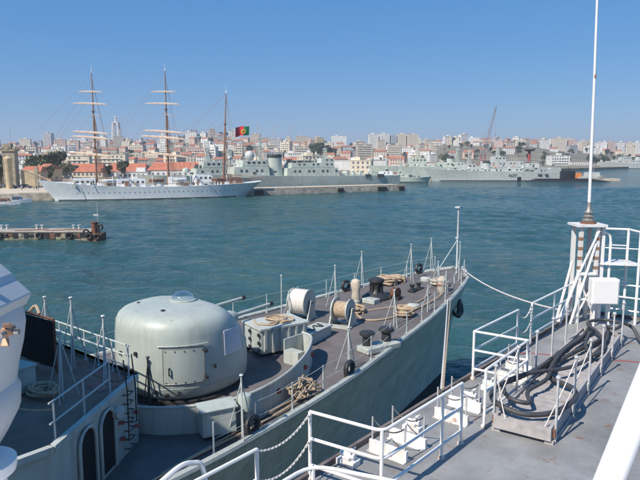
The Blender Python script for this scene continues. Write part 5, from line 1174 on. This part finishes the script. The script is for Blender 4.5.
# ================================================================== OWN SHIP (foreground): local x = inboard (right), y = ahead
OA = R(38); OZ = 9.8; OO = P(460, 447, OZ); OO.z = 0
o_f = Vector((math.sin(OA), math.cos(OA), 0)); o_r = Vector((math.cos(OA), -math.sin(OA), 0))
def OW(f, r, z): return OO + o_f * f + o_r * r + Vector((0, 0, z))
def toO(p): q = Vector(p) - OO; return q.dot(o_f), q.dot(o_r)
EDGE = [(-16, -1.6), (-2, -1.5), (1.6, -1.46), (3.9, -1.38), (7, -1.26), (9.8, -1.2), (11.5, -1.16)]
def er(f): return lerp_tab(EDGE, f)
ow = thing('support_ship', 'white ship in the foreground with grey rust-stained deck', 'ship', OO, -OA)
poly = [(r, f) for f, r in EDGE] + [(14, 11.5), (14, -16)]
MB().prism(poly, -.8, OZ - .05).build('hull', 'white_rusty', ow)
MB().prism([(r * 1.0, f) for r, f in poly], OZ - .05, OZ).build('main_deck', 'deck_grey', ow)
b = MB(); pts = [(r + .05, f, OZ + .05) for f, r in EDGE] + [(2, 11.45, OZ + .05), (13.9, 11.45, OZ + .05)]
for a, c in zip(pts, pts[1:]): b.bar(a, c, .07, .11)
b.build('deck_coaming', 'coaming', ow)
st_ = [toO(P(512, 352, OZ)), toO(P(648, 363, OZ))]
b = MB(); b.bar((st_[0][1], st_[0][0], OZ + .004), (st_[1][1], st_[1][0], OZ + .004), .05, .008); b.build('red_stripe', 'red_paint', ow)
for k, f in enumerate((-1.2, 2.1, 5.4, 8.7)):
    b = MB(); b.box((6.2, f, OZ + .002), (15.2, .022, .006)); b.build('weld_seam', 'deck_grey', ow)
# superstructure under the camera (out of the frame)
b = MB(); b.prism([(-2.4, 2.72), (1.4, 2.72), (7, -2), (2, -8.5), (-7, -3.2)], OZ, 13.4)
tag(b.build('bridge_wing', 'white_paint'), 'white bridge wing deck below the viewpoint', 'deckhouse')

# ---- white pipe railings
def own_rail(lab, pts, posts, h=1.15, hs=(.25, .7, 1.15), m='white_paint', r=.027):
    return railing('guardrail', lab, 'guardrail', [OW(f, rr, OZ) for f, rr in pts], h, hs, posts, m, r, group='white guardrails of the foreground ship')
def rounded(pts, k=.12):
    out = [pts[0]]
    for a, b_, c in zip(pts, pts[1:], pts[2:]):
        A_, B_, C_ = Vector(a), Vector(b_), Vector(c); u = (A_ - B_).normalized() * k; v = (C_ - B_).normalized() * k
        for t in (0, .25, .5, .75, 1): out.append(tuple((B_ + u) * (1 - t) ** 2 + B_ * 2 * t * (1 - t) + (B_ + v) * t * t))
    return out + [pts[-1]]
own_rail('white railing at the bottom left, ending at the hanging chains', [(-9, -1.25), (-3.98, -1.2)], (0, .3, .62, 1))
own_rail('white railing bending forward at centre bottom, right of the hanging chains', rounded([(-2.53, -1.42), (-2.42, -.12), (.12, -.05)], .16), (0, 3, 5.7, 6))
own_rail('white boxed railing around the gangway opening, left of the hose rack', [(1.05, 0), (3.4, -.03), (3.35, -1.27), (5.95, -1.2)], (0, 1, 2, 3))
own_rail('white railing along the edge leading to the aerial tower', [(6.92, -1.17), (11.3, -1.06)], (0, .42, .8, 1))
own_rail('white railing across the far end of the deck at right', [(11.3, -.9), (11.3, 6.5), (11.3, 12)], (0, .35, .75, 1.5), hs=(.3, .72, 1.12))
own_rail('white railing with a rounded corner at the very bottom centre', rounded([(-5.6, -.36), (-3.85, -.33), (-3.55, .7), (-3.3, 1.8)], .3), (3, 7.6))
# chains
def chain(p, q, drop, lab, n=34):
    pts = sag(p, q, drop, n); o = thing('chain', lab, 'chain', p, 0, 'safety chains between the white railings'); k = 0
    for a, c in zip(pts, pts[1:]):
        a = a - Vector(p); c = c - Vector(p); d = (c - a); m_ = (a + c) / 2; dn = d.normalized(); s_ = dn.cross(Vector((0, 0, 1))).normalized(); u_ = s_ if k % 2 else dn.cross(s_)
        ln = d.length * .72; b = MB(); b.path([m_ + dn * ln * math.cos(t * math.pi / 4) + u_ * .016 * math.sin(t * math.pi / 4) for t in range(8)], .007, 4, closed=True); b.build('link', 'chain_white', o); k += 1
chain(OW(-3.98, -1.2, OZ + 1.12), OW(-2.53, -1.42, OZ + 1.12), .16, 'upper white safety chain closing the gap in the near railings', 30)
chain(OW(-3.98, -1.2, OZ + .68), OW(-2.53, -1.42, OZ + .68), .2, 'lower white safety chain closing the gap in the near railings', 30)
chain(OW(5.95, -1.2, OZ + 1.12), OW(6.92, -1.17, OZ + 1.12), .28, 'upper safety chain beyond the boxed railing', 20)
chain(OW(5.95, -1.2, OZ + .68), OW(6.92, -1.17, OZ + .68), .25, 'lower safety chain beyond the boxed railing', 20)
# bent pipe at the bottom left
bp_ = thing('bent_pipe', 'bent white pipe davit at the very bottom left of the railing', 'pipe', OW(-5.3, -1.45, OZ), -OA)
b = MB(); b.path(catmull([(.1, -.9, .3), (0, -.6, .95), (-.06, .1, 1.22), (-.08, .45, 1.2), (-.05, .62, 1.0), (0, .66, 0)], 6), .035, 8); b.build('tube', 'white_paint', bp_, smooth=True)
b = MB(); b.lathe([(.1, 0), (.1, .04)], 10, (0, .66, 0)); b.build('foot', 'white_rusty', bp_)

# ---- raft cradles and small chocks on the port edge
def cradle(pxs, lab):
    f0, r0 = toO(P(*pxs[0], OZ)); o = thing('raft_cradle', lab, 'cradle', OW(f0, r0, OZ), -OA, 'white raft cradles on the deck edge')
    for (ua, va), (ub, vb) in zip(pxs[0::2], pxs[1::2]):
        fa, ra = toO(P(ua, va, OZ)); fb, rb = toO(P(ub, vb, OZ)); a = Vector((ra - r0, fa - f0, 0)); c = Vector((rb - r0, fb - f0, 0)); d = (c - a).normalized()
        b = MB(); b.bar(a + Vector((0, 0, .1)), c + Vector((0, 0, .1)), .06, .2); bm_ = b.build('beam', 'white_rusty', o)
        b = MB(); b.bar(a + Vector((0, 0, .012)), c + Vector((0, 0, .012)), .2, .02); b.build('flange', 'white_rusty', bm_)
        for p in (a + d * .05, c - d * .05):
            b = MB(); b.tube(p + Vector((0, 0, .2)), p + Vector((0, 0, .62)), .016, 6); b.build('rod', 'steel_post', o)
        b = MB(); b.path(sag(a + d * .05 + Vector((0, 0, .6)), c - d * .05 + Vector((0, 0, .6)), .16, 8), .012, 5); b.build('wire', 'black_iron', o)
cradle([(370, 449), (407, 463), (390, 437), (426, 450)], 'white raft cradle beams beside the centre railing')
cradle([(435, 416), (468, 426), (449, 404), (481, 413)], 'white raft cradle beams just beyond the centre railing post')
cradle([(498, 378), (524, 386), (506, 368), (532, 375)], 'white raft cradle beams inside the boxed railing')
for u, v, lab in ((348, 464, 'nearest to the camera by the centre railing'), (413, 430, 'between the first two cradles'), (470, 402, 'left of the boxed railing post'), (489, 390, 'under the boxed railing corner')):
    f0, r0 = toO(P(u, v, OZ)); o = thing('deck_chock', 'small white lashing chock ' + lab, 'chock', OW(f0, r0, OZ), -OA, 'white lashing chocks')
    b = MB(); b.box((0, 0, .05), (.36, .22, .1)); b.box((0, 0, .13), (.16, .2, .06)); b.build('base', 'white_rusty', o, bevel=.01)
    b = MB(); b.tube((-.14, 0, .17), (.14, 0, .17), .05, 8); b.lathe([(.03, .15), (.03, .3)], 8, (.08, 0, 0)); b.build('screw', 'white_paint', o)
    b = MB(); b.tube((.08, -.1, .28), (.08, .1, .28), .018, 6); b.build('handle', 'white_rusty', o)

# ---- stowed gangway with hoses
g0 = Vector((.735, 1.05, 0)); g1 = Vector((.32, 8.35, 0)); gl = (g1 - g0).length; ga = math.atan2(-(g1.x - g0.x), g1.y - g0.y)
gw = thing('gangway', 'weathered grey wooden gangway with side posts lying on the deck', 'gangway', OW(1.05, .735, OZ), -OA + ga)
GM = Matrix.Translation(OW(1.05, .735, OZ)) @ Matrix.Rotation(-OA + ga, 4, 'Z')
for s_ in (-1, 1):
    b = MB(); b.box((s_ * .5, gl / 2, .2), (.07, gl, .26)); b.build('side_beam', 'wood_grey', gw, bevel=.01)
    b = MB(); b.box((s_ * .49, gl / 2, .035), (.16, gl, .07)); b.build('runner', 'wood_grey', gw)
b = MB(); b.box((0, -.02, .2), (1.06, .05, .24)); b.build('end_board', 'wood_grey', gw); b = MB(); b.box((0, gl, .2), (1.06, .05, .24)); b.build('end_board', 'wood_grey', gw)
rn = random.Random(21); n = 30
for k in range(n):
    b = MB(); b.box((rn.uniform(-.01, .01), .16 + k * (gl - .3) / n + .08, .25 + rn.uniform(-.012, .012)), (.92, .17, .035), rn.uniform(-.02, .02)); b.build('plank', 'wood_grey', gw)
for k in range(6):
    y = .12 + k * 1.38
    for s_ in (-1, 1):
        b = MB(); b.box((s_ * .57, y, .62), (.035, .06, 1.2)); po = b.build('post', 'steel_post', gw)
        b = MB(); b.box((s_ * .555, y, .2), (.05, .14, .16)); b.build('socket', 'rust' if k == 0 else 'steel_post', po)
        b = MB(); b.lathe([(.03, 1.2), (.05, 1.24), (.03, 1.28)], 8, (s_ * .57, y, 0)); b.build('eye', 'steel_post', po)
def ghose(pts, r, m, lab, name='hose', cat='hose', group=None):
    b = MB(); P_ = catmull([GM @ Vector(p) for p in pts], 8); b.path(P_, r, 10); return tag(b.build(name, m, None, smooth=True), lab, cat, group)
ghose([(-.1, 7.0, .36), (-.35, 5.6, .36), (-.42, 4.2, .38), (-.48, 2.9, .42), (-.62, 1.7, .5), (-.82, .9, .52), (-.62, .22, .5), (-.05, .1, .42), (.42, .55, .4), (.62, 1.3, .46), (.42, 2.0, .42), (-.1, 2.4, .4), (-.3, 3.3, .38), (-.1, 4.6, .4), (.15, 6.0, .36), (.2, 7.2, .36)], .052, 'hose', 'thick black hose looped widely over the near end of the gangway', group='black hoses on the gangway')
ghose([(-.3, 7.3, .44), (-.2, 5.8, .46), (-.3, 4.4, .48), (-.25, 3.1, .5), (-.1, 2.0, .5), (-.25, 1.2, .46), (-.05, .55, .48), (-.42, .5, .52), (-.7, 1.1, .56), (-.45, 2.0, .56), (.1, 3.0, .5), (.3, 4.4, .4), (.32, 6.2, .38), (.15, 7.4, .4)],   .044, 'hose', 'second black hose winding along the middle of the gangway', group='black hoses on the gangway')
ghose([(.05, 7.3, .5), (.4, 6.9, .52), (.42, 7.7, .5), (-.1, 7.9, .48), (-.35, 7.2, .5), (.1, 6.3, .5), (.42, 5.4, .42), (.35, 4.4, .46), (.05, 5.0, .5), (-.1, 6.2, .5)], .044, 'hose', 'black hose coiled at the far end of the gangway', group='black hoses on the gangway')
ghose([(.5, 7.6, .55), (.75, 7.7, .4), (1.1, 7.4, .06), (2.0, 6.9, .06), (3.2, 6.6, .06)], .046, 'hose', 'black hose leading off the gangway across the deck to the right', group='black hoses on the gangway')
for (a, c, lab) in (((-.57, .12, 1.2), (-.3, -.05, .3), 'thin lanyard from the near left gangway post'), ((-.57, 1.5, 1.2), (-.6, .12, .3), 'thin lanyard along the left gangway posts'), ((.57, 1.5, 1.2), (.4, -.02, .3), 'thin lanyard from the second right gangway post'), ((.57, 2.88, 1.15), (.57, .15, .35), 'thin lanyard along the right gangway posts')):
    ghose([a, tuple((Vector(a) + Vector(c)) / 2 - Vector((0, 0, .05))), c], .012, 'rope_white', lab, 'lanyard', 'rope')
# ---- aerial tower
TC = OW(10.35, -.72, OZ); tw = thing('aerial_tower', 'white lattice tower with rust bands carrying the whip aerial', 'tower', TC, 0)
hT = 3.02
for i, (x, y) in enumerate(((-.3, -.25), (.2, -.25), (.2, .3), (-.3, .3))):
    b = MB(); b.box((x, y, hT / 2), (.12, .1, hT)); lg = b.build('leg', 'white_rusty', tw)
    for zz in (1.75, 2.05, 2.35, 2.65):
        if y < 0: b = MB(); b.box((x, y, zz), (.128, .108, .1)); b.build('rust_band', 'bronze', lg)
b = MB(); b.box((-.02, 0, hT + .04), (.92, .8, .07)); b.build('top_plate', 'white_rusty', tw); b = MB(); b.lathe([(.24, hT + .07), (.24, hT + .12), (.2, hT + .14)], 14); b.build('base_flange', 'rust', tw)
for i, (p, q, r) in enumerate((((-.95, -.5, 0), (-.25, -.25, 1.75), .05), ((-.72, .25, 0), (-.3, .28, 1.9), .045), ((-.55, -.4, 0), (.15, -.3, 2.5), .04), ((-.35, -.32, .2), (.2, -.32, 1.4), .03), ((.22, -.32, .2), (-.32, -.32, 1.4), .03), ((-.32, -.32, 1.6), (.22, -.32, 2.9), .035), ((.42, -.15, 0), (.2, -.2, 1.4), .045), ((-.3, -.3, 1.55), (.2, -.3, 1.55), .06), ((-.3, -.3, .75), (.2, -.3, .75), .04), ((-1.0, -.5, .1), (-.3, .28, .8), .03))):
    b = MB(); b.tube(p, q, r, 7); b.build('brace', 'white_paint', tw, smooth=True)
b = MB(); b.box((.42, .05, 1.5), (.1, .5, 3.0)); b.build('side_plate', 'white_paint', tw)
wh = thing('whip_aerial', 'tall thin white whip aerial rising above the top of the picture', 'aerial', (TC.x, TC.y, OZ + hT + .12), 0)
b = MB(); b.lathe([(.17, 0), (.19, .06), (.12, .12), (.17, .18), (.1, .24), (.15, .3), (.08, .38), (.07, .5), (.05, .62)], 14); b.build('insulator', 'shackle_steel', wh, smooth=True)
b = MB(); b.path([(0, 0, .5), (-.06, 0, 4), (-.2, 0, 9.8)], [.05, .04, .026], 10); b.build('rod', 'white_paint', wh, smooth=True)
for zz in (4.4, 7.4):
    b = MB(); b.lathe([(.04, zz - .08), (.048, zz), (.04, zz + .08)], 8, (-.06 if zz < 5 else -.14, 0, 0)); b.build('joint', 'bronze', wh)
bxp = PD(603.5, 291, TC.y - .75); jb = thing('junction_box', 'plain white cabinet mounted in front of the aerial tower', 'cabinet', (bxp.x, bxp.y, OZ), R(-4))
b = MB(); b.box((0, 0, bxp.z - OZ), (.8, .34, .78)); b.build('body', 'white_paint', jb, bevel=.02)
b = MB(); b.box((0, -.185, bxp.z - OZ), (.72, .03, .7)); b.build('door', 'white_paint', jb, bevel=.008)
b = MB(); b.tube((-.22, .05, 0), (-.22, .05, bxp.z - OZ - .35), .03, 7); b.tube((.22, .05, 0), (.22, .05, bxp.z - OZ - .35), .03, 7); b.build('legs', 'white_paint', jb)
# access platform right of the tower
pf = thing('access_platform', 'white railed platform right of the aerial tower', 'platform', OW(10.6, .15, OZ), 0)
pl = [PD(598, 262, TC.y + .1), PD(634, 262, TC.y - .2)]
b0 = Vector(pf.location); a = pl[0] - b0; c = pl[1] - b0; a.z = c.z = 1.86
b = MB(); b.add([(a.x - .1, a.y - .35, 1.84), (c.x + .05, c.y - .35, 1.84), (c.x + .05, c.y + .5, 1.84), (a.x - .1, a.y + .5, 1.84), (a.x - .1, a.y - .35, 1.9), (c.x + .05, c.y - .35, 1.9), (c.x + .05, c.y + .5, 1.9), (a.x - .1, a.y + .5, 1.9)], [(0, 3, 2, 1), (4, 5, 6, 7), (0, 1, 5, 4), (1, 2, 6, 5), (2, 3, 7, 6), (3, 0, 4, 7)]); b.build('floor_plate', 'white_rusty', pf)
pr0 = Vector((a.x + .22, a.y - .3, 0)); pr1 = Vector((c.x, c.y - .3, 0)); pr2 = Vector((c.x, c.y + .45, 0)); pr3 = Vector((a.x + .1, a.y + .45, 0))
for p, z0, z1 in ((pr1, 0, 2.9), (pr2, 0, 2.9), (pr0, 0, 2.55), (pr3, 0, 2.9)):
    b = MB(); b.tube(p + Vector((0, 0, z0)), p + Vector((0, 0, z1)), .042, 8); b.build('post', 'white_paint', pf, smooth=True)
b = MB(); b.path(catmull([pr0 + Vector((0, 0, 2.5)), pr0 + Vector((-.04, 0, 2.74)), pr0 + Vector((-.2, 0, 2.86)), pr0 + Vector((-.4, .1, 2.88))], 5), .035, 8); b.build('hand_hoop', 'white_paint', pf, smooth=True)
for z in (2.88,):
    b = MB(); b.path([pr1 + Vector((0, 0, z)), pr2 + Vector((0, 0, z)), pr3 + Vector((0, 0, z))], .032, 8); b.build('rail', 'white_paint', pf)
b = MB(); b.tube(pr0 + Vector((-.3, .1, 2.36)), pr1 + Vector((0, 0, 2.36)), .018, 6); b.build('rail', 'white_paint', pf)
b = MB(); b.tube(pr3 + Vector((0, 0, 2.36)), pr2 + Vector((0, 0, 2.36)), .018, 6); b.build('rail', 'white_paint', pf)
# mooring lines to the warship
fe = FR(7.2, hb(7.2) - .05, zd(7.2) + .15)
for k, (du, m_, lab) in enumerate(((0, 'rope_white', 'white mooring line from the warship bow fairlead to the foreground deck edge'), (6, 'rope', 'tan mooring line doubled beside the white one'))):
    f1, r1 = toO(P(441 + du, 388, OZ + .1)); e = OW(f1, er(f1) - .02, OZ + .1); b = MB(); b.path(sag(fe + Vector((.14 * k, 0, 0)), e, .12, 12), .027, 7); tag(b.build('mooring_line', m_, None, smooth=True), lab, 'rope', 'mooring lines')
b = MB(); b.path(sag(FR(.5, .35, zd(.5) + .1), OW(10.0, -1.15, OZ + .3), .35, 16), .035, 7); tag(b.build('mooring_line', 'rope_white', None, smooth=True), 'pale mooring line from the stem to the aerial tower across the water', 'rope', 'mooring lines')
# sloping handrail close to the camera
p0 = PD(601, 500, 1.0); p1 = PD(662, 348, 1.05); d = p1 - p0; t0 = (13.42 - p0.z) / d.z
hr = thing('handrail', 'thick white sloping handrail close up at the bottom right corner', 'handrail', p0 + d * t0)
b = MB(); q0 = Vector(hr.location); b.tube((0, 0, 0), p1 + d * 1.2 - q0, .0235, 20); b.build('tube', 'white_paint', hr, smooth=True); b = MB(); b.lathe([(.09, -.02), (.09, .02)], 14); b.build('foot', 'white_paint', hr)
# big lamp housing at the left edge
Yl = 2.6; k_ = Yl / F
lh = thing('signal_lamp', 'large pale grey lamp housing with bronze wing nut at the left edge', 'lamp', (PD(-14, 460, Yl).x, Yl, 13.4))
L0 = Vector(lh.location)
def lp(u, v, dy=0.0): p = PD(u, v, Yl + .14); return Vector((p.x - L0.x, dy, p.z - L0.z))
body = [(-74, 246), (-40, 252), (0, 277), (27, 303), (29, 318), (27, 338), (22, 362), (20, 378), (24, 384), (24, 404), (14, 424), (4, 441), (-30, 441), (-60, 441), (-86, 404), (-90, 330)]
rg = [[lp(-30 + (u + 30) * s_, 350 + (v - 350) * s_, dy) for u, v in body] for dy, s_ in ((-.16, .86), (-.14, .95), (-.09, 1.0), (.09, 1.0), (.14, .95), (.16, .86))]
b = MB(); b.loft(rg); b.build('housing', 'lamp_grey', lh, smooth=True)
hood = [(-84, 232), (-40, 238), (0, 263), (12, 273), (16, 279), (32, 293), (26, 305), (18, 300), (-10, 282), (-45, 262), (-84, 256)]
b = MB(); b.loft([[lp(u, v, -.165) for u, v in hood], [lp(u, v, .145) for u, v in hood]]); b.build('hood', 'lamp_grey', lh, bevel=.008)
b = MB(); b.path([lp(12, 274, -.1), lp(18, 276, -.1), lp(22, 282, -.1)], .012, 6); b.build('catch', 'black_iron', lh)
b = MB(); b.path([lp(24, 304, -.1), lp(24, 318, -.105), lp(20, 335, -.11)], .012, 6); b.build('seam', 'black_rubber', lh)
MY = Matrix.Rotation(math.pi / 2, 3, 'X')
nq = PD(8, 331, Yl - .17); nc = Vector((nq.x - L0.x, -.165, nq.z - L0.z)); b = MB(); b.lathe([(.024, -.02), (.024, .02), (.015, .03)], 14, nc, MY); nt = b.build('wing_nut', 'bronze', lh, smooth=True)
b = MB(); b.lathe([(.01, 0), (.01, .07)], 10, nc, MY); b.build('bolt', 'shackle_steel', nt, smooth=True)
for s_, dx, dz in ((1, .012, .032), (-1, .003, -.038)):
    b = MB(); e1 = nc + Vector((dx * .6, -.03, dz * .6)); e2 = nc + Vector((dx * 1.4, -.045, dz * 1.35)); b.loft([[e1 + Vector((x, y, 0)) for x, y in ((-.012, -.006), (.012, -.006), (.012, .006), (-.012, .006))], [e2 + Vector((x, y, 0)) for x, y in ((-.018, -.006), (.018, -.006), (.018, .006), (-.018, .006))]]); b.build('wing', 'bronze', nt, bevel=.004)
b = MB(); b.tube(nc + Vector((.03, -.012, -.002)), nc + Vector((.048, -.012, 0)), .013, 10); b.build('collar', 'shackle_steel', nt)
b = MB(); cu = lp(-6, 452, 0); b.lathe([(.155, cu.z - .028), (.16, cu.z - .01), (.16, cu.z + .022), (.14, cu.z + .03), (.09, cu.z + .03), (.085, cu.z + .055), (.05, cu.z + .06)], 32, (cu.x, 0, 0)); b.build('turntable', 'white_paint', lh, smooth=True)
b = MB(); b.lathe([(.17, 0), (.17, .04), (.115, .1), (.115, cu.z - .03)], 24, (cu.x, 0, 0)); b.build('pedestal', 'white_paint', lh, smooth=True)
for s_ in (-1, 1):
    b = MB(); b.path([lp(-14, 441, s_ * .2), lp(-14, 452, s_ * .1)], .03, 8); b.build('yoke', 'lamp_grey', lh)

# ================================================================== thin summer haze over the harbour
hz = MB(); hz.box((0, 2290, 59), (6200, 5640, 126)); hzo = hz.build('haze', 'white_paint'); hzo.data.materials.clear()
hm = bpy.data.materials.new('haze_air'); hm.use_nodes = True; hN = hm.node_tree.nodes; hN.remove(hN['Principled BSDF'])
pv = hN.new('ShaderNodeVolumePrincipled'); pv.inputs['Color'].default_value = (0.86, 0.92, 1.0, 1); pv.inputs['Density'].default_value = 0.00024; pv.inputs['Anisotropy'].default_value = 0.2
hm.node_tree.links.new(pv.outputs[0], hN['Material Output'].inputs['Volume']); hzo.data.materials.append(hm); hzo['kind'] = 'stuff'

# ================================================================== make repeated labels tell things apart
def finish_labels():
    from collections import defaultdict
    d = defaultdict(list)
    for o in bpy.data.objects:
        if o.parent is None and 'label' in o.keys(): d[o['label']].append(o)
    ordw = ['leftmost', 'second', 'third', 'fourth', 'fifth', 'sixth', 'seventh', 'eighth', 'ninth', 'tenth', 'eleventh', 'twelfth']
    for lab, L in d.items():
        if len(L) < 2: continue
        L.sort(key=lambda o: o.location.x / max(1, o.location.y))
        n = len(L)
        for i, o in enumerate(L):
            pos = 'leftmost' if i == 0 else 'rightmost' if i == n - 1 else (ordw[i] + ' from left' if i < len(ordw) else 'farther right')
            o['label'] = pos + ' ' + lab
            if len(o['label'].split()) > 16: o['label'] = o['label'].replace('apartment block', 'block').replace(' from left', '')
finish_labels()
